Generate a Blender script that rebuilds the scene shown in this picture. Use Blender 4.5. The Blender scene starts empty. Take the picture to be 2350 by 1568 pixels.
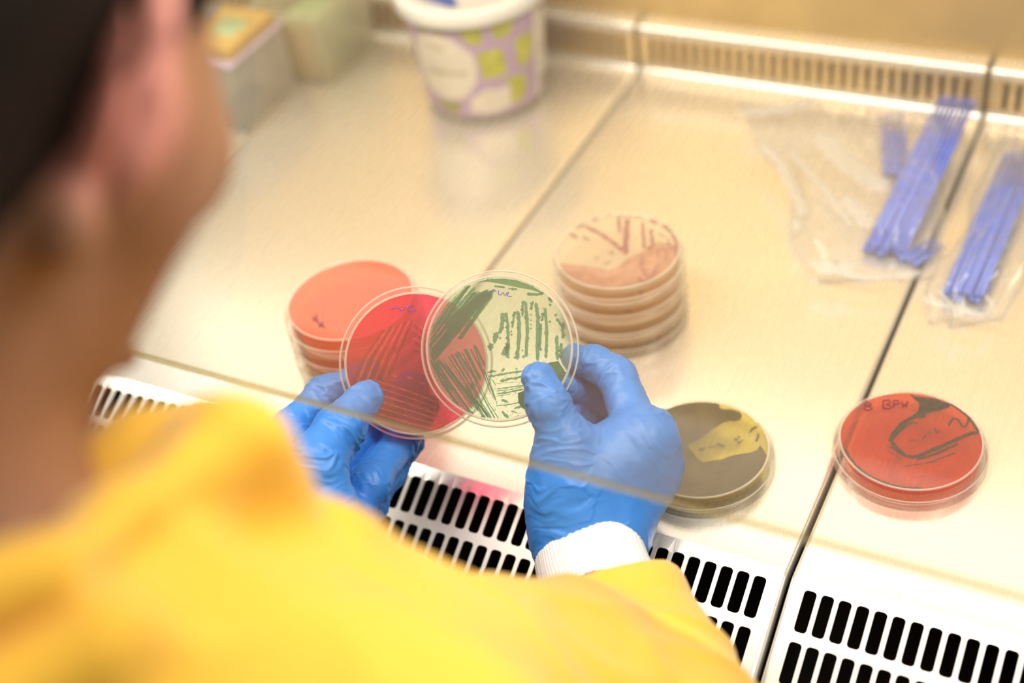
import bpy, bmesh, math, random
import numpy as np
from mathutils import Vector, Matrix, noise
from mathutils.geometry import tessellate_polygon

sc = bpy.context.scene
C = sc.collection
PI = math.pi
# ------------------------------------------------------------------ camera
W, H = 2350, 1568
FPX = 3119.7
CAM = np.array([0.0, 0.0, 0.6323])
RM = np.array([[0.8870365440886575, -0.21007230036934704, 0.41113963329844755],
               [0.44446380271191377, 0.6295712402558264, -0.6372534672495752],
               [-0.12497238707056864, 0.7480037981589875, 0.6518222306807375]])
cd = bpy.data.cameras.new('camera')
cam = bpy.data.objects.new('camera', cd); C.objects.link(cam)
m4 = Matrix(RM.tolist()).to_4x4(); m4.translation = Vector(CAM.tolist())
cam.matrix_world = m4
cd.sensor_width = 36.0; cd.lens = FPX * 36.0 / W
cd.clip_start = 0.02; cd.clip_end = 50
cd.dof.use_dof = True; cd.dof.focus_distance = 0.797; cd.dof.aperture_fstop = 2.4
sc.camera = cam
sc.view_settings.view_transform = 'Standard'; sc.view_settings.look = 'None'
sc.view_settings.gamma = 1.0; sc.view_settings.use_curve_mapping = False
sc.view_settings.exposure = 0.0
sc.cycles.transparent_max_bounces = 64
sc.cycles.max_bounces = 10
sc.cycles.caustics_reflective = False
sc.cycles.caustics_refractive = False
sc.cycles.use_denoising = True
# ------------------------------------------------------------------ world + lights
wd = bpy.data.worlds.new('room_ambience'); sc.world = wd; wd.use_nodes = True
bgn = wd.node_tree.nodes['Background']
bgn.inputs[0].default_value = (1.0, 0.90, 0.77, 1); bgn.inputs[1].default_value = 0.25

def area(name, loc, target, sx, sy, power, col):
    l = bpy.data.lights.new(name, 'AREA'); l.shape = 'RECTANGLE'; l.size = sx; l.size_y = sy
    l.energy = power; l.color = col
    o = bpy.data.objects.new(name, l); C.objects.link(o); o.location = loc
    d = Vector(target) - Vector(loc); o.rotation_euler = d.to_track_quat('-Z', 'Y').to_euler()
    return o
# fluorescent lamp under the cabinet's hood, along its front
area('cabinet_lamp', (-0.40, 0.46, 0.64), (-0.40, 0.47, 0.0), 1.5, 0.14, 14.0, (1.0, 0.93, 0.84))
# added fill high on the back wall; its reflection whitens the worktop's front
area('back_wall_fill', (-0.40, 0.985, 0.50), (-0.40, 0.50, 0.0), 1.5, 0.13, 2.1, (1.0, 0.92, 0.80))
# ceiling luminaire of the laboratory, above and to the right of the operator
area('room_ceiling_light', (1.1, 0.15, 1.7), (-0.2, 0.25, 0.2), 1.2, 0.6, 8.5, (1.0, 0.93, 0.84))

# ------------------------------------------------------------------ pixel helpers (the traced point gets its real place)
def ray(px, py):
    return RM @ np.array([(px - W / 2) / FPX, -(py - H / 2) / FPX, -1.0])
def at(px, py, d): return CAM + ray(px, py) * d
def on_z(px, py, z=0.0):
    r = ray(px, py); return CAM + r * ((z - CAM[2]) / r[2])
def on_plane(px, py, P0, n):
    r = ray(px, py); return CAM + r * (np.dot(P0 - CAM, n) / np.dot(r, n))

# ------------------------------------------------------------------ materials
def newmat(name):
    m = bpy.data.materials.new(name); m.use_nodes = True
    nt = m.node_tree; nt.nodes.clear()
    out = nt.nodes.new('ShaderNodeOutputMaterial')
    return m, nt, out
def pbsdf(nt, col, rough=.5, metal=0, spec=.5):
    b = nt.nodes.new('ShaderNodeBsdfPrincipled')
    b.inputs['Base Color'].default_value = (*col, 1); b.inputs['Roughness'].default_value = rough
    b.inputs['Metallic'].default_value = metal; b.inputs['Specular IOR Level'].default_value = spec
    return b
def add_noise(nt, scale, detail=3, vec_scale=None):
    tc = nt.nodes.new('ShaderNodeTexCoord'); n = nt.nodes.new('ShaderNodeTexNoise')
    n.inputs['Scale'].default_value = scale; n.inputs['Detail'].default_value = detail
    src = tc.outputs['Object']
    if vec_scale:
        mp = nt.nodes.new('ShaderNodeMapping'); mp.inputs['Scale'].default_value = vec_scale
        nt.links.new(src, mp.inputs['Vector']); src = mp.outputs['Vector']
    nt.links.new(src, n.inputs['Vector'])
    return n
def add_bump(nt, src, b, strength, dist):
    bp = nt.nodes.new('ShaderNodeBump'); bp.inputs['Strength'].default_value = strength
    bp.inputs['Distance'].default_value = dist
    nt.links.new(src, bp.inputs['Height']); nt.links.new(bp.outputs['Normal'], b.inputs['Normal'])
def ramp(nt, src, c0, c1, p0=0.3, p1=0.7):
    r = nt.nodes.new('ShaderNodeValToRGB')
    r.color_ramp.elements[0].position = p0; r.color_ramp.elements[0].color = (*c0, 1)
    r.color_ramp.elements[1].position = p1; r.color_ramp.elements[1].color = (*c1, 1)
    nt.links.new(src, r.inputs[0]); return r
def simple(name, col, rough=.5, metal=0, spec=.5, var=.06, nscale=40, bump=0, bdist=.0003, bscale=400, vec=None, coat=0):
    m, nt, out = newmat(name); b = pbsdf(nt, col, rough, metal, spec)
    n = add_noise(nt, nscale, 3, vec)
    r = ramp(nt, n.outputs['Fac'], tuple(c * (1 - var) for c in col), tuple(min(1, c * (1 + var)) for c in col))
    nt.links.new(r.outputs[0], b.inputs['Base Color'])
    if bump:
        n2 = add_noise(nt, bscale, 2, vec); add_bump(nt, n2.outputs['Fac'], b, bump, bdist)
    b.inputs['Coat Weight'].default_value = coat
    nt.links.new(b.outputs[0], out.inputs[0]); return m

def steel(name, col, rough, metal=.85):
    m, nt, out = newmat(name); b = pbsdf(nt, col, rough, metal)
    n = add_noise(nt, 1, 3, (380, 7, 380))
    r = ramp(nt, n.outputs['Fac'], tuple(c * .978 for c in col), col, .3, .7)
    mr = nt.nodes.new('ShaderNodeMapRange'); mr.inputs['To Min'].default_value = rough * .85; mr.inputs['To Max'].default_value = rough * 1.2
    mr.inputs['To Min'].default_value = rough * .97; mr.inputs['To Max'].default_value = rough * 1.05
    nt.links.new(n.outputs['Fac'], mr.inputs['Value']); nt.links.new(mr.outputs[0], b.inputs['Roughness'])
    nt.links.new(r.outputs[0], b.inputs['Base Color'])
    nt.links.new(b.outputs[0], out.inputs[0]); return m

def clear(name, tint=(1, 1, 1), body=.03, bodycol=(1, .97, .9), rough=.04, ior=1.45, gloss=1.0):
    """clear plastic: see-through, Fresnel gloss, a trace of body haze"""
    m, nt, out = newmat(name)
    tr = nt.nodes.new('ShaderNodeBsdfTransparent'); tr.inputs[0].default_value = (*tint, 1)
    df = nt.nodes.new('ShaderNodeBsdfDiffuse'); df.inputs[0].default_value = (*bodycol, 1)
    tl = nt.nodes.new('ShaderNodeBsdfTranslucent'); tl.inputs[0].default_value = (*bodycol, 1)
    gl = nt.nodes.new('ShaderNodeBsdfGlossy'); gl.inputs['Roughness'].default_value = rough
    mx0 = nt.nodes.new('ShaderNodeMixShader'); mx0.inputs[0].default_value = .5
    nt.links.new(df.outputs[0], mx0.inputs[1]); nt.links.new(tl.outputs[0], mx0.inputs[2])
    mx1 = nt.nodes.new('ShaderNodeMixShader')
    lw = nt.nodes.new('ShaderNodeLayerWeight'); lw.inputs['Blend'].default_value = .25
    mr = nt.nodes.new('ShaderNodeMapRange'); mr.inputs['To Min'].default_value = body; mr.inputs['To Max'].default_value = min(1, body * 3.0 + .06)
    n = add_noise(nt, 60, 2)
    nt.links.new(lw.outputs['Facing'], mr.inputs['Value']); nt.links.new(mr.outputs[0], mx1.inputs[0])
    nt.links.new(tr.outputs[0], mx1.inputs[1]); nt.links.new(mx0.outputs[0], mx1.inputs[2])
    fr = nt.nodes.new('ShaderNodeFresnel'); fr.inputs['IOR'].default_value = ior
    mu = nt.nodes.new('ShaderNodeMath'); mu.operation = 'MULTIPLY'; mu.inputs[1].default_value = gloss
    geo = nt.nodes.new('ShaderNodeNewGeometry'); fm = nt.nodes.new('ShaderNodeMath'); fm.operation = 'SUBTRACT'; fm.inputs[0].default_value = 1.0
    nt.links.new(geo.outputs['Backfacing'], fm.inputs[1])
    f2 = nt.nodes.new('ShaderNodeMath'); f2.operation = 'MULTIPLY'
    nt.links.new(fr.outputs[0], f2.inputs[0]); nt.links.new(fm.outputs[0], f2.inputs[1]); nt.links.new(f2.outputs[0], mu.inputs[0])
    mx2 = nt.nodes.new('ShaderNodeMixShader')
    nt.links.new(mu.outputs[0], mx2.inputs[0]); nt.links.new(mx1.outputs[0], mx2.inputs[1]); nt.links.new(gl.outputs[0], mx2.inputs[2])
    bp = nt.nodes.new('ShaderNodeBump'); bp.inputs['Strength'].default_value = .05; bp.inputs['Distance'].default_value = .0002
    nt.links.new(n.outputs['Fac'], bp.inputs['Height']); nt.links.new(bp.outputs[0], gl.inputs['Normal'])
    nt.links.new(mx2.outputs[0], out.inputs[0]); return m

def gel(name, tint, body, bodycol, var=.1, nscale=35, rough=.15):
    """tinted see-through jelly / growth film"""
    m, nt, out = newmat(name)
    tr = nt.nodes.new('ShaderNodeBsdfTransparent'); tr.inputs[0].default_value = (*tint, 1)
    df = nt.nodes.new('ShaderNodeBsdfDiffuse'); tl = nt.nodes.new('ShaderNodeBsdfTranslucent')
    n = add_noise(nt, nscale, 3)
    r = ramp(nt, n.outputs['Fac'], tuple(c * (1 - var) for c in bodycol), tuple(min(1, c * (1 + var)) for c in bodycol))
    nt.links.new(r.outputs[0], df.inputs[0]); nt.links.new(r.outputs[0], tl.inputs[0])
    mx0 = nt.nodes.new('ShaderNodeMixShader'); mx0.inputs[0].default_value = .45
    nt.links.new(df.outputs[0], mx0.inputs[1]); nt.links.new(tl.outputs[0], mx0.inputs[2])
    mx1 = nt.nodes.new('ShaderNodeMixShader'); mx1.inputs[0].default_value = body
    nt.links.new(tr.outputs[0], mx1.inputs[1]); nt.links.new(mx0.outputs[0], mx1.inputs[2])
    nt.links.new(mx1.outputs[0], out.inputs[0]); return m

M = {}
M['deck'] = steel('brushed_steel_deck', (.94, .90, .82), .27, .72)
M['grille'] = steel('steel_grille', (.84, .80, .73), .36, .7)
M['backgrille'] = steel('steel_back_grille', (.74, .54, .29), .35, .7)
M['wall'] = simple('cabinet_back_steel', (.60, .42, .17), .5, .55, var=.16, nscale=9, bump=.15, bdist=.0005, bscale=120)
M['dark'] = simple('plenum_black', (.012, .010, .009), .6)
M['glass'] = clear('sash_glass', (.955, .945, .905), .045, (1, .93, .84), .03, 1.5, .9)
M['glassedge'] = clear('sash_glass_ground_edge', (.60, .56, .36), .30, (.45, .42, .28), .12, 1.5, 1)
M['plastic'] = clear('clear_polystyrene', (.985, .985, .98), .022, (1, .97, .92))
M['rim'] = clear('polystyrene_rim', (.96, .94, .91), .5, (1, .95, .86), .08)  # whitish body stands in for the bright edges of refracting plastic
M['agar_green'] = gel('pale_green_agar', (.90, .965, .93), .09, (.72, .90, .68), .05)
M['agar_red'] = gel('blood_red_agar', (.99, .22, .46), .17, (1.0, .07, .20), .1)
M['agar_orange'] = gel('orange_red_agar', (.98, .38, .22), .35, (1, .22, .08), .08)
M['agar_red_deck'] = gel('red_agar', (.99, .40, .26), .22, (.96, .12, .05), .12)
M['agar_yellow'] = gel('yellow_green_agar', (.97, .93, .48), .2, (.75, .62, .10), .15)
M['agar_cream'] = gel('cream_agar', (.995, .96, .87), .42, (1.0, .90, .72), .04)
M['agar_peach'] = gel('peach_agar', (.99, .86, .66), .42, (1.0, .70, .42), .06)
M['agar_tan'] = gel('tan_agar', (.93, .82, .62), .35, (.80, .66, .42), .08)
M['grow_green'] = gel('green_colonies', (.12, .35, .24), .13, (.05, .27, .15), .35, 500)
M['grow_pale_green'] = gel('pale_green_colonies', (.36, .66, .42), .25, (.12, .42, .22), .3, 500)
M['grow_dark'] = gel('dark_brown_film', (.10, .08, .05), .5, (.13, .09, .05), .3, 200)
M['grow_brown'] = gel('brown_film', (.25, .18, .09), .80, (.13, .098, .042), .35, 60)
M['grow_red'] = gel('dark_red_streaks', (.75, .25, .30), .30, (.45, .03, .07), .3, 300)
M['grow_pink'] = gel('pink_streaks', (1, .5, .5), .35, (.95, .22, .25), .2, 300)
M['grow_mauve'] = gel('mauve_colonies', (.62, .38, .42), .40, (.55, .26, .30), .3, 200)
M['grow_mauve_pale'] = gel('pale_mauve_film', (.95, .80, .74), .35, (.88, .62, .52), .2, 120)
M['ink'] = simple('blue_marker_ink', (.06, .04, .40), .4)
M['ink_violet'] = gel('faded_violet_ink', (.6, .3, .5), .5, (.30, .06, .22))
M['white'] = simple('white_plastic', (.88, .86, .80), .4)
M['tubclear'] = clear('milky_tub_plastic', (.93, .9, .84), .35, (.92, .86, .78), .15)
M['blue'] = simple('blue_plastic', (.13, .21, .78), .35, var=.12, nscale=300)
M['lblue'] = simple('blue_lid_print', (.05, .12, .62), .4)
M['lilac'] = simple('lilac_print', (.53, .38, .55), .45)
M['lime'] = simple('lime_print', (.52, .52, .06), .45, var=.2, nscale=60)
M['olive'] = simple('olive_print', (.30, .30, .07), .45, var=.15, nscale=60)
M['paper'] = simple('cream_print', (.84, .76, .62), .5)
M['greyprint'] = simple('grey_print', (.58, .52, .38), .5)
M['film'] = clear('clear_bag_film', (.995, .992, .985), .10, (1, .98, .94), .16, 1.5, .9)
M['fold'] = clear('fold_highlight_film', (.98, .98, .97), .42, (1, .98, .95), .2, 1.5, 1)  # whiter body paints in the light that the folds catch
M['boxclear'] = clear('clear_box_plastic', (.95, .95, .90), .24, (.88, .86, .70), .1)
M['boxpale'] = clear('frosted_box_plastic', (.9, .9, .86), .55, (.80, .78, .70), .25)
M['tan'] = simple('tan_card', (.55, .36, .10), .6, var=.2, nscale=30)
M['pgreen'] = simple('pale_green_card', (.42, .52, .28), .6, var=.2, nscale=30)
M['cuff'] = None

def glove_mat():
    m, nt, out = newmat('blue_nitrile'); b = pbsdf(nt, (.04, .20, .60), .42, 0, .4)
    n = add_noise(nt, 28, 3)
    r = ramp(nt, n.outputs['Fac'], (.028, .175, .57), (.05, .225, .65)); nt.links.new(r.outputs[0], b.inputs['Base Color'])
    b.inputs['Subsurface Weight'].default_value = .12
    b.inputs['Subsurface Radius'].default_value = (.3, .6, 1.0); b.inputs['Subsurface Scale'].default_value = .004
    n2 = add_noise(nt, 180, 3, (1, 1, 1)); n3 = add_noise(nt, 1800, 2)
    ad = nt.nodes.new('ShaderNodeMath'); ad.operation = 'MULTIPLY_ADD'; ad.inputs[1].default_value = .12
    nt.links.new(n3.outputs['Fac'], ad.inputs[0]); nt.links.new(n2.outputs['Fac'], ad.inputs[2])
    add_bump(nt, ad.outputs[0], b, .35, .0006)
    nt.links.new(b.outputs[0], out.inputs[0]); return m
M['glove'] = glove_mat()
def cuff_mat():
    m, nt, out = newmat('white_rib_knit'); b = pbsdf(nt, (.8, .8, .8), .8, 0, .2)
    tc = nt.nodes.new('ShaderNodeUVMap')
    wv = nt.nodes.new('ShaderNodeTexWave'); wv.inputs['Scale'].default_value = 26; wv.inputs['Distortion'].default_value = .3
    nt.links.new(tc.outputs[0], wv.inputs['Vector'])
    r = ramp(nt, wv.outputs['Fac'], (.66, .65, .65), (.82, .81, .80), .2, .8); nt.links.new(r.outputs[0], b.inputs['Base Color'])
    add_bump(nt, wv.outputs['Fac'], b, .5, .0006)
    nt.links.new(b.outputs[0], out.inputs[0]); return m
M['cuff'] = cuff_mat()
def coat_mat():
    m, nt, out = newmat('yellow_cotton'); b = pbsdf(nt, (.90, .58, .05), .75, 0, .25)
    n = add_noise(nt, 6, 3); r = ramp(nt, n.outputs['Fac'], (.76, .435, .035), (.80, .465, .045)); nt.links.new(r.outputs[0], b.inputs['Base Color'])
    n2 = add_noise(nt, 1500, 2); add_bump(nt, n2.outputs['Fac'], b, .2, .0004)
    b.inputs['Sheen Weight'].default_value = .3
    nt.links.new(b.outputs[0], out.inputs[0]); return m
M['coat'] = coat_mat()

# ------------------------------------------------------------------ object helpers
def link_mesh(name, verts, faces, mats, parent=None, smooth=True, mi=None, merge=False):
    me = bpy.data.meshes.new(name)
    me.from_pydata([tuple(map(float, v)) for v in verts], [], [tuple(map(int, f)) for f in faces])
    if not isinstance(mats, (list, tuple)): mats = [mats]
    for m in mats: me.materials.append(m)
    if mi is not None: me.polygons.foreach_set('material_index', list(mi))
    if merge:
        bm = bmesh.new(); bm.from_mesh(me); bmesh.ops.remove_doubles(bm, verts=bm.verts, dist=merge)
        bm.to_mesh(me); bm.free()
    me.polygons.foreach_set('use_smooth', [smooth] * len(me.polygons))
    me.update()
    o = bpy.data.objects.new(name, me); C.objects.link(o)
    if parent is not None: o.parent = parent
    return o
def tag(o, label=None, cat=None, group=None, kind=None):
    if label: o['label'] = label
    if cat: o['category'] = cat
    if group: o['group'] = group
    if kind: o['kind'] = kind
    return o
def empty(name, loc=(0, 0, 0), **k):
    o = bpy.data.objects.new(name, None); C.objects.link(o); o.location = [float(c) for c in loc]; o.empty_display_size = .02
    tag(o, **k); return o
def copy_tree(o, parent=None):
    c = o.copy(); C.objects.link(c)
    if parent is not None: c.parent = parent
    for ch in list(o.children): copy_tree(ch, c)
    return c
def lathe(profile, n=96, mats=None, mi_prof=None):
    """closed profile of (r,z); returns verts, faces, material index"""
    V, F, MI = [], [], []
    k = len(profile)
    for i in range(n):
        a = 2 * PI * i / n
        for (r, z) in profile: V.append((r * math.cos(a), r * math.sin(a), z))
    for i in range(n):
        j = (i + 1) % n
        for q in range(k - 1):
            a, b, c_, d = i * k + q, j * k + q, j * k + q + 1, i * k + q + 1
            F.append((a, b, c_, d)); MI.append(mi_prof[q] if mi_prof else 0)
    return V, F, MI
def box_vf(x0, x1, y0, y1, z0, z1):
    V = [(x0, y0, z0), (x1, y0, z0), (x1, y1, z0), (x0, y1, z0), (x0, y0, z1), (x1, y0, z1), (x1, y1, z1), (x0, y1, z1)]
    F = [(0, 3, 2, 1), (4, 5, 6, 7), (0, 1, 5, 4), (1, 2, 6, 5), (2, 3, 7, 6), (3, 0, 4, 7)]
    return V, F
def bevel_box(name, dims, mat, parent=None, bev=.002, seg=3):
    V, F = box_vf(*dims); o = link_mesh(name, V, F, mat, parent)
    b = o.modifiers.new('bevel', 'BEVEL'); b.width = bev; b.segments = seg; return o
def join_vf(parts):
    V, F, MI = [], [], []
    for p in parts:
        v, f = p[0], p[1]; mi = p[2] if len(p) > 2 and p[2] is not None else [0] * len(f)
        o = len(V); V += list(v); F += [tuple(i + o for i in t) for t in f]; MI += list(mi)
    return V, F, MI
def tube_vf(pts, r, n=8, closed_ends=True):
    pts = [Vector(p) for p in pts]; V, F = [], []
    up = None
    for i, p in enumerate(pts):
        t = (pts[min(i + 1, len(pts) - 1)] - pts[max(i - 1, 0)]).normalized()
        if up is None:
            up = Vector((0, 0, 1)) if abs(t.z) < .9 else Vector((1, 0, 0))
        a = t.cross(up).normalized(); b = a.cross(t).normalized(); up = b
        rr = r[i] if isinstance(r, (list, tuple)) else r
        for k in range(n):
            q = 2 * PI * k / n; V.append(tuple(p + a * (rr * math.cos(q)) + b * (rr * math.sin(q))))
    for i in range(len(pts) - 1):
        for k in range(n):
            k2 = (k + 1) % n; F.append((i * n + k, i * n + k2, (i + 1) * n + k2, (i + 1) * n + k))
    F.append(tuple(range(n))[::-1]); F.append(tuple((len(pts) - 1) * n + k for k in range(n)))
    return V, F

# ------------------------------------------------------------------ SDF modelling (hands, clothes, head)
class SDF:
    def __init__(s, lo, hi, h):
        s.lo = np.array(lo, float); s.h = h
        s.n = np.ceil((np.array(hi) - s.lo) / h).astype(int) + 1
        s.F = np.full(s.n, .05, np.float32)
        s.ax = [s.lo[i] + h * np.arange(s.n[i]) for i in range(3)]
    def sub(s, lo, hi):
        a = np.clip(((np.array(lo) - s.lo) / s.h).astype(int), 0, s.n); b = np.clip(((np.array(hi) - s.lo) / s.h).astype(int) + 2, 0, s.n)
        sl = tuple(slice(a[i], b[i]) for i in range(3))
        g = np.meshgrid(*[s.ax[i][sl[i]] for i in range(3)], indexing='ij')
        return sl, g
    def _mix(s, sl, d, k, op):
        if d.size == 0: return
        A = s.F[sl]
        if op == 'add':
            hh = np.clip(.5 + .5 * (A - d) / k, 0, 1); s.F[sl] = (A * (1 - hh) + d * hh - k * hh * (1 - hh)).astype(np.float32)
        else:
            d = -d; hh = np.clip(.5 - .5 * (A - d) / k, 0, 1); s.F[sl] = (A * (1 - hh) + d * hh + k * hh * (1 - hh)).astype(np.float32)
    def cone(s, a, b, ra, rb, k=.006, op='add'):
        a = np.array(a, float); b = np.array(b, float); R = max(ra, rb) + 2.2 * k + .008
        sl, g = s.sub(np.minimum(a, b) - R, np.maximum(a, b) + R)
        ab = b - a; L = max(ab @ ab, 1e-12)
        t = np.clip(((g[0] - a[0]) * ab[0] + (g[1] - a[1]) * ab[1] + (g[2] - a[2]) * ab[2]) / L, 0, 1)
        d = np.sqrt((g[0] - a[0] - t * ab[0]) ** 2 + (g[1] - a[1] - t * ab[1]) ** 2 + (g[2] - a[2] - t * ab[2]) ** 2) - (ra + (rb - ra) * t)
        s._mix(sl, d, k, op)
    def ell(s, c, axes, radii, k=.006, op='add'):
        c = np.array(c, float); R = max(radii) + 2.2 * k + .008; A = np.array(axes, float)
        sl, g = s.sub(c - R, c + R)
        q = [sum((g[i] - c[i]) * A[j][i] for i in range(3)) / radii[j] for j in range(3)]
        k0 = np.sqrt(sum(x * x for x in q)); k1 = np.sqrt(sum((q[j] / radii[j]) ** 2 for j in range(3))) + 1e-9
        s._mix(sl, k0 * (k0 - 1) / k1, k, op)
    def clip(s, P, n, k=.003):
        g = np.meshgrid(*s.ax, indexing='ij'); d = sum((g[i] - P[i]) * n[i] for i in range(3))
        s.F = np.maximum(s.F, d.astype(np.float32))
    def mesh(s):
        F = s.F.copy()
        F[0], F[-1], F[:, 0], F[:, -1], F[:, :, 0], F[:, :, -1] = (.05,) * 6
        inside = F < 0
        nx, ny, nz = F.shape
        cnt = np.zeros((nx - 1, ny - 1, nz - 1), np.int8)
        for dx in (0, 1):
            for dy in (0, 1):
                for dz in (0, 1): cnt += inside[dx:nx - 1 + dx, dy:ny - 1 + dy, dz:nz - 1 + dz]
        act = (cnt > 0) & (cnt < 8)
        I = np.argwhere(act); idx = np.full(cnt.shape, -1, np.int64); idx[act] = np.arange(len(I))
        P = np.zeros((len(I), 3)); c = np.zeros(len(I))
        corners = [(x, y, z) for x in (0, 1) for y in (0, 1) for z in (0, 1)]
        val = {q: F[I[:, 0] + q[0], I[:, 1] + q[1], I[:, 2] + q[2]] for q in corners}
        for q in corners:
            for ax in range(3):
                if q[ax] == 0:
                    q2 = list(q); q2[ax] = 1; q2 = tuple(q2)
                    a, b = val[q], val[q2]; m = (a < 0) != (b < 0)
                    t = np.where(m, a / np.where(m, a - b, 1), 0)
                    for i in range(3):
                        P[:, i] += np.where(m, q[i] + (t if i == ax else 0), 0)
                    c += m
        P = P / c[:, None] + I
        V = s.lo + P * s.h
        faces = []
        for ax in range(3):
            o = [1, 1, 1]; o[ax] = 0
            sl0 = [slice(1, -1)] * 3; sl0[ax] = slice(0, -1)
            A = inside[tuple(sl0)]; sl1 = list(sl0); sl1[ax] = slice(1, None); B = inside[tuple(sl1)]
            E = np.argwhere(A != B)
            if len(E) == 0: continue
            flip = A[tuple(E.T)]
            base = E + np.array(o)
            u, v = [(1, 2), (2, 0), (0, 1)][ax]
            def cell(du, dv):
                q = base.copy(); q[:, u] -= du; q[:, v] -= dv
                return idx[q[:, 0], q[:, 1], q[:, 2]]
            quad = np.stack([cell(1, 1), cell(0, 1), cell(0, 0), cell(1, 0)], 1)
            quad[~flip] = quad[~flip][:, ::-1]
            faces.append(quad)
        Fc = np.concatenate(faces); Fc = Fc[(Fc >= 0).all(1)]
        return V, Fc
def vnormals(V, Fc):
    n = np.cross(V[Fc[:, 2]] - V[Fc[:, 0]], V[Fc[:, 3]] - V[Fc[:, 1]])
    N = np.zeros_like(V)
    for i in range(4): np.add.at(N, Fc[:, i], n)
    return N / (np.linalg.norm(N, axis=1)[:, None] + 1e-12)
def relax(V, Fc, it=3, f=.5):
    for _ in range(it):
        S = np.zeros_like(V); c = np.zeros(len(V))
        for i in range(4):
            j = (i + 1) % 4
            np.add.at(S, Fc[:, i], V[Fc[:, j]]); np.add.at(c, Fc[:, i], 1)
            np.add.at(S, Fc[:, j], V[Fc[:, i]]); np.add.at(c, Fc[:, j], 1)
        V = V + f * (S / c[:, None] - V)
    return V

# ================================================================== CABINET (the setting)
SEG = [-1.0595, -0.7570, -0.4545, -0.1525, 0.1500]
YK, YB = .489, .987
AF = math.radians(27)
PITCH = .01009
def cell_ring(u0, u1, v0, v1, su0, su1, sv0, sv1, rad):
    """rectangular cell with a rounded slot hole; returns verts2d, faces"""
    inner, outer = [], []
    for (cx, cy, a0) in ((su1 - rad, sv1 - rad, 0), (su0 + rad, sv1 - rad, 90), (su0 + rad, sv0 + rad, 180), (su1 - rad, sv0 + rad, 270)):
        for k in range(5):
            a = math.radians(a0 + k * 22.5); inner.append((cx + rad * math.cos(a), cy + rad * math.sin(a)))
    crn = [(u1, v1), (u0, v1), (u0, v0), (u1, v0)]
    for q in range(4):
        c_ = crn[q]
        for k in range(5):
            ip = inner[q * 5 + k]
            if k == 2: outer.append(c_)
            elif (k < 2) == (q % 2 == 0): outer.append((c_[0], ip[1]))
            else: outer.append((ip[0], c_[1]))
    n = 20; V = inner + outer
    F = [(i, n + i, n + (i + 1) % n, (i + 1) % n) for i in range(n)]
    return V, F
def rect2(u0, u1, v0, v1): return [(u0, v0), (u1, v0), (u1, v1), (u0, v1)], [(0, 1, 2, 3)]
def grille(name, mat, x0, x1, rows, s_end, slotw, slotlen, first, fmap, thick, rad, parent, s_start=0.0, nsl=28):
    parts = []
    us = x0 + (x1 - x0 - nsl * PITCH) / 2; ue = us + nsl * PITCH
    vprev = s_start
    for k, r in enumerate(rows):
        mid = (r + slotlen + rows[k + 1]) / 2 if k + 1 < len(rows) else r + slotlen + (r - vprev if k == 0 else (rows[1] - rows[0] - slotlen) / 2)
        for i in range(nsl):
            a = us + i * PITCH; c_ = a + PITCH / 2
            parts.append(cell_ring(a, a + PITCH, vprev, mid, c_ - slotw / 2, c_ + slotw / 2, r, r + slotlen, rad))
        parts.append(rect2(x0 + .003, us, vprev, mid)); parts.append(rect2(ue, x1 - .003, vprev, mid))
        vprev = mid
    if s_end > vprev: 
        parts.append(rect2(x0 + .003, us, vprev, s_end)); parts.append(rect2(ue, x1 - .003, vprev, s_end))
        for i in range(nsl): parts.append(rect2(us + i * PITCH, us + (i + 1) * PITCH, vprev, s_end))
    V2, F, _ = join_vf(parts)
    V = [fmap(u, v) for (u, v) in V2]
    o = link_mesh(name, V, F, mat, parent, smooth=False, merge=1e-5)
    s = o.modifiers.new('thickness', 'SOLIDIFY'); s.thickness = thick; s.offset = -1
    b = o.modifiers.new('edge', 'BEVEL'); b.width = .0004; b.segments = 2; b.limit_method = 'ANGLE'; b.angle_limit = math.radians(50)
    return o
cA, sA = math.cos(AF), math.sin(AF)
def front_map(u, v):
    # soft bend at the kink, then the tilted air grille
    if v < .004: return (u, YK - v * .98, -.35 * sA * v * (v / .004))
    return (u, YK - .0039 - (v - .004) * cA, -.35 * sA * .004 - (v - .004) * sA)
def back_map(u, v): return (u, YB, v)
def roll_edge(x, sgn, n=5, r=.0035):
    """quarter round that turns a plate's long edge down"""
    return [(x + sgn * r * math.sin(PI / 2 * k / n), -r * (1 - math.cos(PI / 2 * k / n))) for k in range(n + 1)]
sec_labels = ['steel worktop section at far left behind the person\'s head',
              'steel worktop section under the red dish stack and the label tub',
              'steel worktop section under the cream dish stack and the brown dish',
              'rightmost steel worktop section, under the single red dish']
rear_labels = ['slotted rear grille panel at far left, behind the boxes', 'slotted rear grille panel directly behind the label tub',
               'long slotted rear grille panel behind the left bag of blue loops', 'slotted rear grille panel cut by the right edge of the photo']
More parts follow.
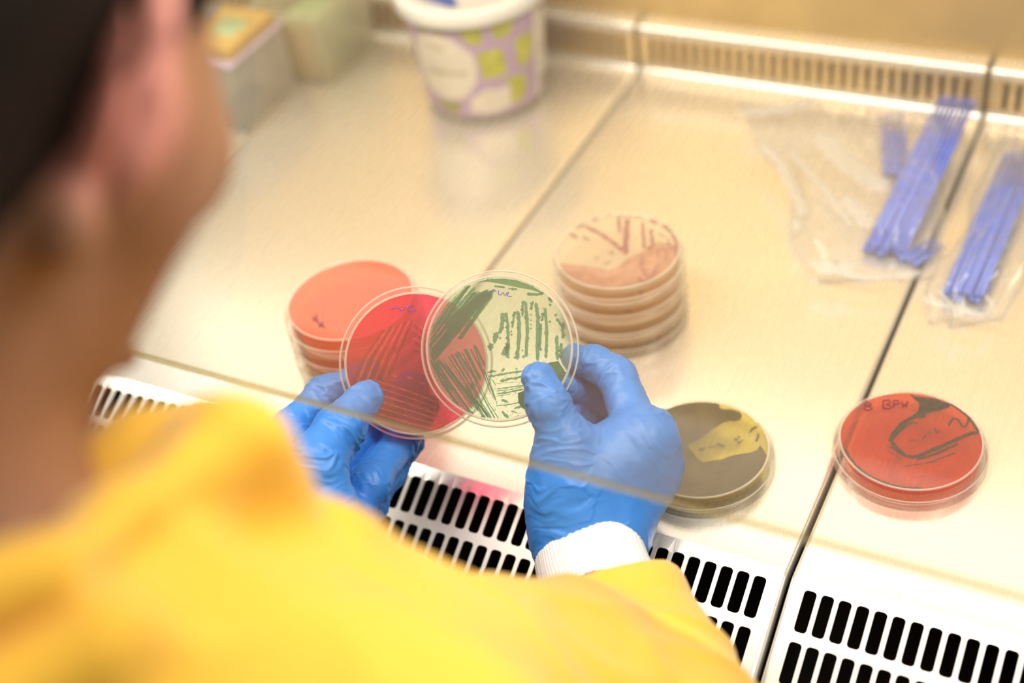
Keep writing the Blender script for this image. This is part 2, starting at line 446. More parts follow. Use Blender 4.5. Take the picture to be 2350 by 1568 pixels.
for i in range(4):
    x0, x1 = SEG[i] + .0014, SEG[i + 1] - .0014
    root = empty('worktop_section', ((x0 + x1) / 2, YK, 0), label=sec_labels[i], cat='worktop', group='steel worktop sections of the cabinet')
    rx = -Vector(root.location)
    # deck plate with rolled side edges and a cove up to the back grille
    prof = [(YK, 0.0), (.60, 0), (.72, 0), (.85, 0), (YB - .014, 0)]
    cove = [(YB - .014 + .014 * math.sin(PI / 2 * k / 7), .009 - .009 * math.cos(PI / 2 * k / 7)) for k in range(8)]
    xs = [(x0 + .0035 - .0035 * math.sin(PI / 2 * k / 5), -.0035 * (1 - math.cos(PI / 2 * k / 5))) for k in range(5, -1, -1)]
    xs = [(x0, -.012)] + xs + [(x0 + (x1 - x0) * f, 0) for f in (.25, .5, .75)]
    xs += [(x1 - .0035 + .0035 * math.sin(PI / 2 * k / 5), -.0035 * (1 - math.cos(PI / 2 * k / 5))) for k in range(6)] + [(x1, -.012)]
    V = [(x, y, z + dz) for (y, z) in prof for (x, dz) in xs]; nx_ = len(xs)
    F = [(a * nx_ + b, a * nx_ + b + 1, (a + 1) * nx_ + b + 1, (a + 1) * nx_ + b) for a in range(len(prof) - 1) for b in range(nx_ - 1)]
    o = link_mesh('work_surface', V, F, M['deck'], root); o.location = rx
    rear = empty('rear_grille_panel', ((x0 + x1) / 2, YB, 0), label=rear_labels[i], cat='air grille', group='slotted rear panels of the cabinet'); rr = -Vector(rear.location)
    V = [(x, y, z + dz) for (y, z) in cove for (x, dz) in xs]
    F = [(a * nx_ + b, a * nx_ + b + 1, (a + 1) * nx_ + b + 1, (a + 1) * nx_ + b) for a in range(len(cove) - 1) for b in range(nx_ - 1)]
    o = link_mesh('curved_foot', V, F, M['deck'], rear); o.location = rr
    rows = [.0085 + .0305 * k for k in range(3)]
    o = grille('front_grille', M['grille'], x0 + .0005, x1 - .0005, rows, .108, .0073, .0245, 0, front_map, .0012, .0022, root); o.location = rx
    # folded side rims of the grille
    for (xe, sg) in ((x0, 1), (x1, -1)):
        Vs, Fs = [], []; svals = [0, .002, .004, .02, .06, .108]
        for s_ in svals:
            for k in range(6):
                dx = .0035 - .0035 * math.sin(PI / 2 * k / 5); dz = -.0035 * (1 - math.cos(PI / 2 * k / 5))
                p = front_map(xe + sg * dx, s_); Vs.append((p[0], p[1], p[2] + dz))
            p = front_map(xe, s_); Vs.append((p[0], p[1], p[2] - .012))
        for a in range(len(svals) - 1):
            for k in range(6):
                f = (a * 7 + k, a * 7 + k + 1, (a + 1) * 7 + k + 1, (a + 1) * 7 + k)
                Fs.append(f if sg < 0 else f[::-1])
        o = link_mesh('grille_rim', Vs, Fs, M['grille'], root); o.location = rx
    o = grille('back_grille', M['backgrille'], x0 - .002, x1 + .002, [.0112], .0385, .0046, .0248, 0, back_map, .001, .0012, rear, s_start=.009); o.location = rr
    pf = [(YB, .0385)] + [(YB + .006 - .006 * math.cos(PI / 2 * k / 6), .0385 + .008 * math.sin(PI / 2 * k / 6)) for k in range(1, 7)] + [(YB + .02, .0465)]
    V = [(x, y, z) for (y, z) in pf for x in (x0 + .001, x1 - .001)]
    F = [(2 * a, 2 * a + 1, 2 * a + 3, 2 * a + 2) for a in range(len(pf) - 1)]
    o = link_mesh('back_ledge', V, F, M['deck'], rear); o.location = rr
X0, X1 = SEG[0], SEG[-1]
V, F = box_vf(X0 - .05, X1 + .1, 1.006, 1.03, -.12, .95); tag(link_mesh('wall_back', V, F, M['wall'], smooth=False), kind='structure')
parts = [box_vf(X0 - .01, X1 + .01, .36, 1.03, -.14, -.13), box_vf(X0 - .01, X1 + .01, .36, .372, -.14, -.062), box_vf(X0 - .01, X0, .36, 1.03, -.14, -.014),
         box_vf(X1, X1 + .01, .36, 1.03, -.14, -.014)]
tag(link_mesh('trim_1', *join_vf(parts)[:2], M['dark'], smooth=False), kind='structure')
V, F = box_vf(-3, 3, -2.5, 2, -.80, -.78)
tag(link_mesh('floor', V, F, simple('grey_vinyl_floor', (.30, .27, .23), .5, var=.1), smooth=False), kind='structure')
# glass sash: lower edge runs parallel to the worktop front
ZS, YS, LEAN = .170, .3735, math.radians(8)
root = empty('window_1', (-.45, YS, ZS), kind='structure')
L = .46
prof = [(0, 0), (0, L), (.005, L), (.005, 0)]
def sash_pt(t, s, x): return (x, t * math.cos(LEAN) + s * math.sin(LEAN), -t * math.sin(LEAN) + s * math.cos(LEAN))
xa, xb = -.60, .60
e = .0012
V = [sash_pt(t, s, x) for x in (xa, xb) for (t, s) in ((e, 0), (0, e), (0, L), (.005, L), (.005, e), (.005 - e, 0))]
F = [(0, 6, 7, 1), (1, 7, 8, 2), (2, 8, 9, 3), (3, 9, 10, 4), (4, 10, 11, 5), (5, 11, 6, 0), (0, 1, 2, 3, 4, 5), (11, 10, 9, 8, 7, 6)]
o = link_mesh('sash_glass', V, F, [M['glass'], M['glassedge']], root, smooth=False, mi=[1, 0, 0, 0, 1, 1, 0, 0])

# ================================================================== PETRI DISHES
RB, RL, HD = .0430, .0465, .0153
def stroke_vf(pts, w, z, rnd, dome=.0002, step=.0009, rough=.25):
    """raised streak ribbon with an uneven edge; pts 2-D, w width"""
    P = []
    for i in range(len(pts) - 1):
        a, b = Vector(pts[i]), Vector(pts[i + 1]); n = max(1, int((b - a).length / step))
        for k in range(n): P.append(a.lerp(b, k / n))
    P.append(Vector(pts[-1])); V, F = [], []; n = len(P)
    for i, p in enumerate(P):
        t = (P[min(i + 1, n - 1)] - P[max(i - 1, 0)]);
        if t.length < 1e-9: t = Vector((1, 0))
        t.normalize(); q = Vector((-t.y, t.x))
        e = min(1.0, math.sqrt(max(.08, min(i, n - 1 - i) * step / (w * .5 + 1e-9)))) if n > 2 else 1
        wl = w / 2 * e * (1 + rnd.uniform(-rough, rough)); wr = w / 2 * e * (1 + rnd.uniform(-rough, rough))
        for (o_, dz) in ((wl, 0), (0, -dome), (-wr, 0)): V.append((p.x + q.x * o_, p.y + q.y * o_, z + dz))
        if i:
            b0 = (i - 1) * 3; F += [(b0, b0 + 1, b0 + 4, b0 + 3), (b0 + 1, b0 + 2, b0 + 5, b0 + 4)]
    return V, F
def dot_vf(c, r, z, n=10, dome=.0003):
    V = [(c[0] + r * math.cos(2 * PI * k / n), c[1] + r * math.sin(2 * PI * k / n), z) for k in range(n)]
    V += [(c[0] + .6 * r * math.cos(2 * PI * k / n), c[1] + .6 * r * math.sin(2 * PI * k / n), z - dome * .8) for k in range(n)] + [(c[0], c[1], z - dome)]
    F = [(k, (k + 1) % n, n + (k + 1) % n, n + k) for k in range(n)] + [(n + k, n + (k + 1) % n, 2 * n) for k in range(n)]
    return V, F
def poly_vf(pts, z, th=.0002):
    n = len(pts); tri = tessellate_polygon([[Vector((p[0], p[1], 0)) for p in pts]])
    V = [(p[0], p[1], z) for p in pts] + [(p[0], p[1], z - th) for p in pts]
    F = [tuple(t) for t in tri] + [tuple(i + n for i in t)[::-1] for t in tri] + [(i, (i + 1) % n, n + (i + 1) % n, n + i) for i in range(n)]
    return V, F
ZG = .0098     # growth sits on the agar's free face, seen through the agar
lid_prof = [(0.00001, 0), (RL - .0008, 0), (RL, .0006), (RL, .0080), (RL - .0003, .0084), (RL - .0009, .0084), (RL - .0012, .0080), (RL - .0012, .0014), (0.00001, .0012)]
lid_mi = [0, 1, 0, 1, 1, 1, 0, 0]
base_prof = [(0.00001, .0142), (RB - .0010, .0142), (RB - .0010, .0020), (RB, .0020), (RB, .0146), (RB - .0004, .0152), (RB - .0014, .0152), (RB - .0018, .0149), (0.00001, .0149)]
base_mi = [0, 0, 1, 0, 1, 1, 0, 0]
agar_prof = [(0.00001, .0100), (RB - .0014, .0100), (RB - .0011, .0104), (RB - .0011, .0137), (0.00001, .0137)]
lid_me = lathe(lid_prof, 128, mi_prof=lid_mi); base_me = lathe(base_prof, 128, mi_prof=base_mi); agar_me = lathe(agar_prof, 96)
_cache = {}
def dish(loc, rotm, agar, label, growth=(), ink=None, inkmat=None, group=None):
    root = empty('petri_dish', loc, label=label, cat='petri dish', group=group)
    root.rotation_euler = rotm.to_euler() if rotm is not None else (0, 0, 0)
    for nm, vf, mats in (('lid', lid_me, [M['plastic'], M['rim']]), ('dish_base', base_me, [M['plastic'], M['rim']])):
        if nm not in _cache:
            o = link_mesh(nm, vf[0], vf[1], mats, root, mi=vf[2]); _cache[nm] = o.data
            o.data.set_sharp_from_angle(angle=math.radians(35))
        else:
            o = bpy.data.objects.new(nm, _cache[nm]); C.objects.link(o); o.parent = root
    o = link_mesh('agar', agar_me[0], agar_me[1], M[agar], root); o.data.set_sharp_from_angle(angle=math.radians(35))
    for nm, parts, mt in growth:
        if parts:
            v, f, _ = join_vf(parts); link_mesh(nm, v, f, M[mt], root)
    if ink: 
        v, f, _ = join_vf(ink); link_mesh('marker_writing', v, f, M[inkmat or 'ink'], root)
    return root
def frame_to_local(P0, Rw, zloc):
    """pixel -> dish-local 2-D on the plane z=zloc of the dish frame"""
    Rn = np.array(Rw); n = Rn[:, 2]; Pp = np.array(P0) + n * zloc
    def fn(px, py):
        q = on_plane(px, py, Pp, n) - np.array(P0)
        return (float(q @ Rn[:, 0]), float(q @ Rn[:, 1]))
    return fn
def clampr(p, R=.0412):
    r = math.hypot(*p)
    return p if r <= R else (p[0] * R / r, p[1] * R / r)

# ---- frames of the two held dishes (local z looks back at the camera)
def held_frame(cpx, cpy, depth, tilt_r, tilt_u, roll=0.0):
    P = at(cpx, cpy, depth); back = (CAM - P) / np.linalg.norm(CAM - P)
    n = back + tilt_r * RM[:, 0] + tilt_u * RM[:, 1]; n /= np.linalg.norm(n)
    x = RM[:, 0] - n * (RM[:, 0] @ n); x /= np.linalg.norm(x); y = np.cross(n, x)
    return P, np.stack([x, y, n], 1)
rnd = random.Random(7)
# green plate --------------------------------------------------------------
Pg, Rg = held_frame(1145.5, 798, .7905, -.055, .075)
Og = Pg - Rg[:, 2] * .0149
fg = frame_to_local(Og, Rg, ZG)
def G(x, y): return clampr(fg(950 + x / 3.92, 600 + y / 3.92))
def wg(w): return w / 3.92 * .79 / FPX
dark, pale, dots = [], [], []
def st(lst, pts, w, **k): lst.append(stroke_vf([G(*p) for p in pts], wg(w), ZG, rnd, **k))
for pts, w in [([(690, 735), (688, 805)], 44), ([(745, 635), (722, 740)], 42), ([(803, 460), (795, 560), (772, 650)], 36), ([(825, 458), (843, 560), (848, 700)], 30),
               ([(850, 690), (845, 780), (838, 870)], 34), ([(850, 740), (805, 850)], 44), ([(906, 448), (884, 600)], 22), ([(930, 445), (948, 560), (944, 700), (928, 885)], 34),
               ([(980, 360), (975, 500)], 20), ([(1002, 362), (1014, 500), (1020, 620), (1010, 862)], 30), ([(1062, 362), (1056, 440)], 20), ([(1094, 372), (1118, 500), (1112, 620), (1112, 895)], 34),
               ([(1143, 560), (1132, 800)], 22), ([(1181, 420), (1192, 600), (1194, 720), (1187, 872)], 28), ([(1158, 460), (1158, 535)], 20), ([(1285, 512), (1332, 585), (1346, 680)], 24),
               ([(1352, 550), (1346, 610)], 18), ([(1228, 310), (1243, 372)], 24), ([(1285, 665), (1292, 890)], 30), ([(1328, 745), (1318, 875)], 30),
               ([(720, 222), (820, 236)], 16), ([(865, 246), (910, 250)], 24), ([(1015, 293), (1100, 300), (1160, 290), (1185, 268)], 26)]:
    st(dark, pts, w)
    for _ in range(5):
        a = rnd.random(); i = rnd.randrange(len(pts) - 1); x = pts[i][0] + (pts[i + 1][0] - pts[i][0]) * a; y = pts[i][1] + (pts[i + 1][1] - pts[i][1]) * a
        dots.append(dot_vf(G(x + rnd.choice((-1, 1)) * w * .5, y), wg(rnd.uniform(6, 10)), ZG))
for (x, y, r) in [(775, 690, 11), (875, 632, 9), (877, 660, 10), (1053, 480, 8), (1052, 530, 8), (1052, 570, 8), (1052, 605, 9), (1275, 482, 14), (1225, 392, 13), (1222, 543, 12), (1340, 680, 17),
                  (908, 866, 12), (985, 858, 14), (975, 803, 9), (806, 972, 12), (795, 985, 11), (922, 968, 9), (1325, 748, 14), (662, 142, 9), (690, 128, 7), (1072, 210, 7), (940, 148, 5)]:
    dots.append(dot_vf(G(x, y), wg(r), ZG))
# broad streak fields: many strokes that fan out
def fan(lst, e0, e1, f0, f1, n, w0, w1, bend=0):
    for i in range(n):
        t = (i + rnd.uniform(-.25, .25)) / (n - 1)
        a = (e0[0] + (e1[0] - e0[0]) * t + rnd.uniform(-10, 10), e0[1] + (e1[1] - e0[1]) * t + rnd.uniform(-22, 12))
        b = (f0[0] + (f1[0] - f0[0]) * t + rnd.uniform(-14, 14), f0[1] + (f1[1] - f0[1]) * t + rnd.uniform(-25, 25))
        mid = ((a[0] + b[0]) / 2 + bend, (a[1] + b[1]) / 2)
        st(lst, [a, mid, b], rnd.uniform(w0, w1), rough=.35)
fan(dark, (545, 290), (722, 262), (140, 780), (190, 870), 14, 14, 28)
fan(dark, (600, 290), (715, 290), (260, 560), (420, 700), 7, 20, 36)
fan(dark, (475, 215), (500, 235), (130, 640), (150, 720), 5, 8, 18)
fan(pale, (480, 205), (640, 300), (150, 600), (420, 560), 8, 18, 36)
fan(dark, (320, 860), (560, 760), (520, 1190), (655, 960), 10, 10, 26)
fan(dark, (150, 900), (300, 900), (470, 1370), (620, 1330), 10, 6, 14)
fan(dark, (190, 860), (330, 1000), (560, 1290), (700, 1430), 9, 5, 12)
fan(dark, (600, 980), (660, 1010), (700, 1200), (760, 1290), 6, 5, 11)
fan(dark, (470, 1120), (560, 1090), (600, 1420), (750, 1440), 7, 7, 16)
fan(dark, (130, 760), (150, 900), (330, 1180), (400, 1350), 6, 8, 18)
for pts, w in [([(660, 1000), (740, 988)], 22), ([(668, 1036), (820, 1012), (985, 985)], 18), ([(770, 1078), (860, 1058), (985, 1040)], 24), ([(740, 1150), (860, 1135), (985, 1115)], 12),
               ([(740, 1168), (860, 1155), (990, 1128)], 9), ([(745, 1190), (850, 1178), (985, 1150)], 14), ([(735, 1215), (880, 1192)], 6), ([(735, 1300), (850, 1290), (965, 1268)], 10), ([(900, 1325), (985, 1300)], 20),
               ([(785, 1245), (850, 1270)], 24), ([(870, 1345), (930, 1365)], 12), ([(790, 1345), (850, 1410)], 24), ([(700, 1060), (740, 1120)], 8), ([(740, 1100), (940, 1085)], 4),
               ([(600, 1400), (640, 1420)], 30), ([(470, 1340), (520, 1400)], 26), ([(930, 1390), (945, 1388)], 8)]: st(dark, pts, w, rough=.5)
for _ in range(150):
    x = rnd.uniform(660, 960); y = rnd.uniform(990, 1400)
    dots.append(dot_vf(G(x, y), wg(rnd.uniform(2, 5)), ZG, 6))
pale.append(poly_vf([G(*p) for p in [(528, 172), (600, 140), (700, 118), (820, 112), (940, 128), (1040, 165), (1120, 210), (1190, 262), (1150, 272), (1050, 255), (930, 235), (800, 205), (680, 185), (580, 188)]], ZG))
dark.append(poly_vf([G(*p) for p in [(1165, 932), (1220, 910), (1300, 897), (1320, 930), (1390, 1010), (1350, 1075), (1300, 1110), (1270, 1080), (1200, 990)]], ZG))
dark.append(poly_vf([G(*p) for p in [(935, 1185), (985, 1165), (1060, 1200), (1100, 1340), (1040, 1345), (980, 1325), (940, 1270)]], ZG))
def ink_vf(fn, strokes, sc_, r, z):
    out = []
    for s_ in strokes:
        pts = [fn(*p) for p in s_]; P = [(p[0], p[1], z) for p in pts]; out.append(tube_vf(P, r, 6))
    return out
fgi = frame_to_local(Og, Rg, .0150)
GI = lambda x, y: fgi(950 + x / 3.92, 600 + y / 3.92)
ink_g = ink_vf(GI, [[(682, 268), (700, 263), (722, 262), (740, 270)], [(762, 262), (758, 285), (765, 300), (780, 302), (795, 285), (800, 278), (812, 300), (825, 305)],
                    [(832, 300), (848, 290), (852, 280), (842, 276), (832, 288), (836, 306), (855, 315), (878, 318)]], 1, .00026, .01505)
green = dish(Og, Matrix(Rg.tolist()), 'agar_green', 'petri dish of pale green agar with dark green streaks held in the right hand',
             [('colony_streaks', dark + dots, 'grow_green'), ('pale_growth', pale, 'grow_pale_green')], ink_g, group=None)
# red plate ----------------------------------------------------------------
ZG = .0141
Pr, Rr = held_frame(955.5, 834.5, .8150, .0, -.04)
Or = Pr - Rr[:, 2] * .0149
fr_ = frame_to_local(Or, Rr, ZG)
def Rd(x, y): return clampr(fr_(780 + x / 4.126, 640 + y / 4.126))
def wr_(w): return w / 4.126 * .815 / FPX
dk, pk = [], []
def st2(lst, pts, w, **k): lst.append(stroke_vf([Rd(*p) for p in pts], wr_(w), ZG, rnd, **k))
for i in range(13):
    t = i / 12; st2(pk if i % 2 else dk, [(330 + 40 * t, 930 + 380 * t), (640, 1030 + 360 * t), (940 - 60 * t, 1150 + 300 * t)], rnd.uniform(6, 18), rough=.4)
for i in range(9):
    t = i / 8; st2(pk if i % 2 else dk, [(120 + 330 * t, 1010 - 60 * t), (220 + 330 * t, 760 - 40 * t), (420 + 270 * t, 480 - 100 * t)], rnd.uniform(8, 20), rough=.4)
for i in range(8):
    t = i / 7; st2(pk if i % 2 == 0 else dk, [(680 + 20 * t, 380 + 300 * t), (780 + 30 * t, 470 + 260 * t), (860, 560 + 240 * t)], rnd.uniform(5, 12), rough=.4)
for i in range(10):
    t = i / 9; st2(pk, [(880, 1190 + 250 * t), (960, 1210 + 240 * t), (1080 - 60 * t, 1260 + 190 * t)], rnd.uniform(8, 14), rough=.5)
for x, y in [(660, 935), (780, 990), (520, 920)]: st2(pk, [(x - 25, y - 10), (x + 25, y + 10)], 26)
fri = frame_to_local(Or, Rr, .0150)
RI = lambda x, y: fri(780 + x / 4.126, 640 + y / 4.126)
ink_r = ink_vf(RI, [[(482, 288), (515, 275), (548, 268), (565, 285), (585, 303), (598, 300), (612, 275), (622, 265)],
                    [(690, 258), (672, 254), (650, 268), (640, 288), (655, 305), (685, 306), (720, 293)]], 1, .00032, .01505)
red = dish(Or, Matrix(Rr.tolist()), 'agar_red', 'petri dish of blood red agar held in the left gloved hand, behind the green dish',
           [('dark_streaks', dk, 'grow_red'), ('pink_streaks', pk, 'grow_pink')], ink_r)

# ---- dishes lying on the worktop (growth shows right under the clear base)
ZG = .0141
def deck_local(cx, cy, z, s, ox, oy):
    def fn(x, y):
        q = on_z(ox + x / s, oy + y / s, z); return clampr((float(q[0] - cx), float(q[1] - cy)), .0413)
    return fn
ppm = lambda w, s: w / s * .86 / FPX
# single red
cx, cy = -.1132, .6012; s_ = 4.48
f1 = deck_local(cx, cy, ZG, s_, 1880, 870)
g1 = [poly_vf([f1(*p) for p in [(930, 150), (990, 178), (1190, 200), (1362, 240), (1340, 290), (1240, 322), (1110, 350), (1080, 402), (1000, 402), (930, 425), (830, 545), (752, 640), (710, 640), (740, 560), (830, 450), (950, 380), (1020, 330), (1030, 250), (960, 190)]], ZG)]
for pts, w in [([(1350, 245), (1450, 310), (1550, 400), (1655, 545)], 28), ([(1330, 485), (1350, 440), (1380, 405), (1425, 415), (1470, 485), (1500, 497), (1530, 440), (1540, 390)], 22),
               ([(735, 630), (800, 720), (880, 785), (960, 805), (1040, 785), (1250, 695), (1430, 615), (1550, 565), (1655, 548)], 46), ([(1000, 830), (1200, 770), (1430, 665)], 30),
               ([(690, 680), (860, 785)], 12), ([(730, 690), (860, 760)], 14), ([(820, 545), (950, 445), (1015, 455)], 24), ([(910, 630), (1000, 630)], 14), ([(1058, 622), (1090, 580)], 16),
               ([(1100, 540), (1145, 555)], 14), ([(1190, 500), (1200, 550), (1245, 540)], 16), ([(860, 900), (1200, 850)], 10), ([(700, 730), (850, 830)], 8), ([(370, 890), (420, 930)], 40),
               ([(300, 960), (480, 1060)], 30), ([(960, 1010), (1100, 1000)], 5), ([(1100, 870), (1400, 760)], 14)]:
    g1.append(stroke_vf([f1(*p) for p in pts], ppm(w, s_), ZG, rnd))
g1.append(stroke_vf([clampr((.040 * math.cos(a), .040 * math.sin(a)), .0405) for a in [math.radians(d) for d in range(-150, -60, 6)]], .0016, ZG, rnd, rough=.6))
fi = deck_local(cx, cy, .015, s_, 1880, 870)
ink1 = ink_vf(fi, [[(500, 240), (470, 258), (480, 280), (530, 285), (545, 305), (500, 325), (460, 310), (485, 280), (540, 262), (500, 240)],
                   [(660, 305), (655, 225)], [(655, 225), (720, 215), (735, 240), (690, 262), (745, 280), (735, 305), (660, 305)],
                   [(765, 290), (765, 222)], [(765, 222), (815, 225), (820, 255), (768, 260)], [(850, 232), (862, 290), (880, 255), (892, 290), (908, 232)]], 1, .00042, .01505)
dish((cx, cy, 0), None, 'agar_red_deck', 'single red petri dish with dark growth lying at the right, beside the worktop seam', [('dark_growth', g1, 'grow_dark')], ink1, 'ink_violet')
# single brown
cx, cy = -.2309, .5516; s_ = 4.61
f2 = deck_local(cx, cy, ZG, s_, 1440, 890)
A = f2(985, 135); B = f2(1495, 745); a0 = math.atan2(A[1], A[0]); a1 = math.atan2(B[1], B[0])
while a1 < a0: a1 += 2 * PI
arc = [(.0412 * math.cos(a0 + (a1 - a0) * k / 40), .0412 * math.sin(a0 + (a1 - a0) * k / 40)) for k in range(41)]
win = [(1480, 722), (1430, 640), (1400, 608), (1372, 660), (1290, 690), (1200, 700), (1080, 725), (1000, 760), (900, 770), (800, 790), (742, 752), (690, 680), (640, 622), (660, 595), (760, 545), (880, 452), (1010, 366), (1080, 350), (1130, 358), (1190, 340), (1212, 300), (1190, 258), (1100, 230), (1040, 228), (985, 222), (965, 170)]
g2 = [poly_vf(arc + [f2(*p) for p in win], ZG)]
for (x, y, r) in [(780, 655, 30), (815, 640, 16), (860, 632, 13), (890, 628, 16), (925, 622, 13), (965, 600, 26), (1000, 620, 26), (1150, 545, 24), (1180, 580, 22), (1180, 520, 16), (1210, 560, 14)]:
    g2.append(dot_vf(f2(x, y), ppm(r, s_), ZG))
for pts, w in [([(1290, 475), (1330, 430), (1375, 410)], 30), ([(1372, 480), (1385, 520), (1358, 575)], 30)]: g2.append(stroke_vf([f2(*p) for p in pts], ppm(w, s_), ZG, rnd))
g2 += [stroke_vf([f2(*p) for p in pts], ppm(w, s_), ZG + .0003, rnd) for pts, w in [([(880, 910), (1120, 870)], 12), ([(1200, 965), (1280, 945)], 8), ([(1070, 1040), (1160, 1015)], 9), ([(500, 960), (720, 970)], 10), ([(520, 440), (580, 380)], 10)]]
dish((cx, cy, 0), None, 'agar_yellow', 'olive brown petri dish with a yellow clear patch, lying beside the right gloved hand', [('brown_growth', g2, 'grow_brown')])
# stack of four cream dishes
cx, cy = -.3335, .668; s_ = 4.02
place = ['bottom one', 'second from the bottom', 'third from the bottom', 'top one']
for k in range(4):
    z0 = .0153 * k; rk = random.Random(50 + k)
    if k == 3:
        f3 = deck_local(cx, cy, z0 + ZG, s_, 1260, 460); top = f3
        film = [poly_vf([f3(*p) for p in [(62, 590), (180, 585), (300, 600), (430, 620), (560, 645), (640, 610), (720, 540), (850, 480), (1000, 420), (1190, 400), (1195, 500), (1100, 640), (1000, 720), (850, 780), (680, 815), (500, 820), (350, 790), (230, 730), (110, 650)]], ZG)]
        sp = []
        for pts, w in [([(330, 235), (480, 310), (600, 395), (680, 470)], 36), ([(640, 140), (650, 300)], 30), ([(720, 170), (705, 500)], 50), ([(862, 200), (880, 450)], 26), ([(190, 305), (260, 350)], 36),
                       ([(300, 335), (375, 365)], 30), ([(370, 165), (440, 140)], 30), ([(240, 250), (320, 205)], 34), ([(540, 125), (580, 118)], 24), ([(640, 118), (900, 128)], 14), ([(930, 170), (990, 215)], 44),
                       ([(1060, 220), (1140, 290)], 40), ([(1140, 300), (1190, 420), (1185, 520)], 30), ([(860, 520), (850, 600), (900, 700), (960, 690), (1000, 600)], 24), ([(940, 260), (960, 420), (900, 440)], 30),
                       ([(1050, 560), (1100, 500), (1060, 440), (1000, 470), (1010, 540)], 16), ([(900, 460), (1000, 400), (1120, 400)], 18), ([(820, 700), (860, 760), (990, 710)], 30), ([(540, 480), (600, 490)], 30),
                       ([(430, 530), (450, 535)], 30), ([(500, 590), (580, 565)], 16), ([(120, 640), (200, 710), (340, 785)], 14), ([(1000, 300), (1100, 360), (1130, 470)], 14), ([(420, 805), (520, 820)], 18)]:
            sp.append(stroke_vf([f3(*p) for p in pts], ppm(w, s_) * 1.12, ZG + .0001, rnd, rough=.45))
    else:
        film = []
        sp = [stroke_vf([(rk.uniform(-.03, .03), rk.uniform(-.03, .03)) for _ in range(3)], .002, ZG, rk) for _ in range(6)]
        sp.append(stroke_vf([(.0405 * math.cos(a), .0405 * math.sin(a)) for a in [PI * 1.3 + q * .06 for q in range(10 + 3 * k)]], .0016, ZG, rk))
    dish((cx + [0, .0006, -.0005, 0][k], cy + [0, -.0004, .0006, 0][k], z0), None, 'agar_cream' if k == 3 else 'agar_peach', 'cream petri dish with mauve colonies, %s in the stack of four' % place[k],
         [('pale_growth', film, 'grow_mauve_pale'), ('colonies', sp, 'grow_mauve')], None, group='cream petri dishes in the stack')
# stack of red dishes, left
cx, cy = -.4747, .5483
names = ['clear tan petri dish, bottom one of the left stack', 'clear tan petri dish, second from the bottom in the left stack', 'orange petri dish in the middle of the left stack',
         'dark orange petri dish, second from the top in the left stack', 'orange red petri dish on top of the left stack']
ag = ['agar_tan', 'agar_tan', 'agar_orange', 'agar_orange', 'agar_orange']
for k in range(5):
    rk = random.Random(90 + k); gr = []
    if k in (2, 3): gr = [('growth', [stroke_vf([(.040 * math.cos(a), .040 * math.sin(a)) for a in [PI * (1.05 + .04 * k) + q * .07 for q in range(12)]], .0024, ZG, rk)], 'grow_dark')]
    ink_ = None
    if k == 4:
        fk = deck_local(cx, cy, .0153 * 5, 4.356, 640, 570)
        ink_ = ink_vf(fk, [[(330, 690), (380, 720), (420, 760), (455, 785)], [(370, 660), (375, 700), (350, 720)], [(440, 735), (420, 770), (400, 780)]], 1, .0005, .01505)
    dish((cx + [0, .0005, -.0004, .0005, 0][k], cy + [0, .0004, 0, -.0004, 0][k], .0153 * k), None, ag[k], names[k], gr, ink_, 'ink_violet', group='petri dishes in the left stack')

# ================================================================== TUB WITH PRINTED LABEL
tub = empty('plastic_tub', (-.5745, .9195, 0), label='round white lidded plastic tub with a lilac and lime printed label, near the back wall', cat='tub')
RT = lambda z: .0530 + .085 * z
prof = [(0.00001, .002), (RT(0) - .003, .002), (RT(0) - .0005, 0), (RT(0), .003), (RT(.10), .10), (RT(.10) + .002, .102), (RT(.10) - .001, .104), (RT(.10) - .0012, .10), (RT(0) - .002, .004), (0.00001, .003)]
v, f, _ = lathe(prof, 96); link_mesh('tub_body', v, f, M['tubclear'], tub)
prof = [(0.00001, .112), (.058, .112), (.0605, .1145), (.0665, .1145), (.068, .113), (.0685, .101), (.0672, .0995), (.0660, .101), (.0655, .110), (0.00001, .110)]
v, f, _ = lathe(prof[::-1], 96); lid = link_mesh('tub_lid', v, f, M['white'], tub)
def inpoly(p, P):
    c = False; n = len(P)
    for i in range(n):
        a, b = P[i], P[(i + 1) % n]
        if (a[1] > p[1]) != (b[1] > p[1]) and p[0] < (b[0] - a[0]) * (p[1] - a[1]) / (b[1] - a[1]) + a[0]: c = not c
    return c
shapes = [([(-121, .0812), (-112, .087), (-95, .090), (-81, .088), (-66, .0724), (-64, .057), (-67, .0424), (-75, .032), (-84.5, .0263), (-100, .0242), (-119, .0284), (-127, .04), (-127, .06)], 2),
          ([(-62, .0727), (-40.9, .0735), (-38.5, .0469), (-60.8, .0459)], 3), ([(-74, .1), (-56, .1), (-56, .0817), (-66, .0809), (-71, .087)], 3), ([(-48.5, .1), (-27, .1), (-30, .088), (-36, .0813), (-46.3, .0824)], 3),
          ([(-29.5, .0769), (-9, .077), (-10, .06), (-14, .0503), (-20, .046), (-27.2, .0491)], 3), ([(-43, .0411), (-24, .042), (-20, .034), (-21, .0193), (-30, .0134), (-37, .0134), (-37, .033)], 3),
          ([(-73, .028), (-60, .035), (-37.6, .033), (-37.5, .0132), (-60, .0105), (-76.4, .0132)], 2), ([(-115, .0225), (-100, .021), (-84.3, .0236), (-87.1, .0115), (-105.7, .0119)], 4), ([(-116, .0955), (-85.2, .0965), (-86, .0905), (-100, .0925), (-116.4, .0876)], 4),
          ([(-103, .081), (-89, .0775), (-90, .0735), (-104, .0765)], 5), ([(-114, .054), (-72.8, .0561), (-73, .051), (-114, .0485)], 5)]
V, F, MI = [], [], []
na, nz_ = 250, 60
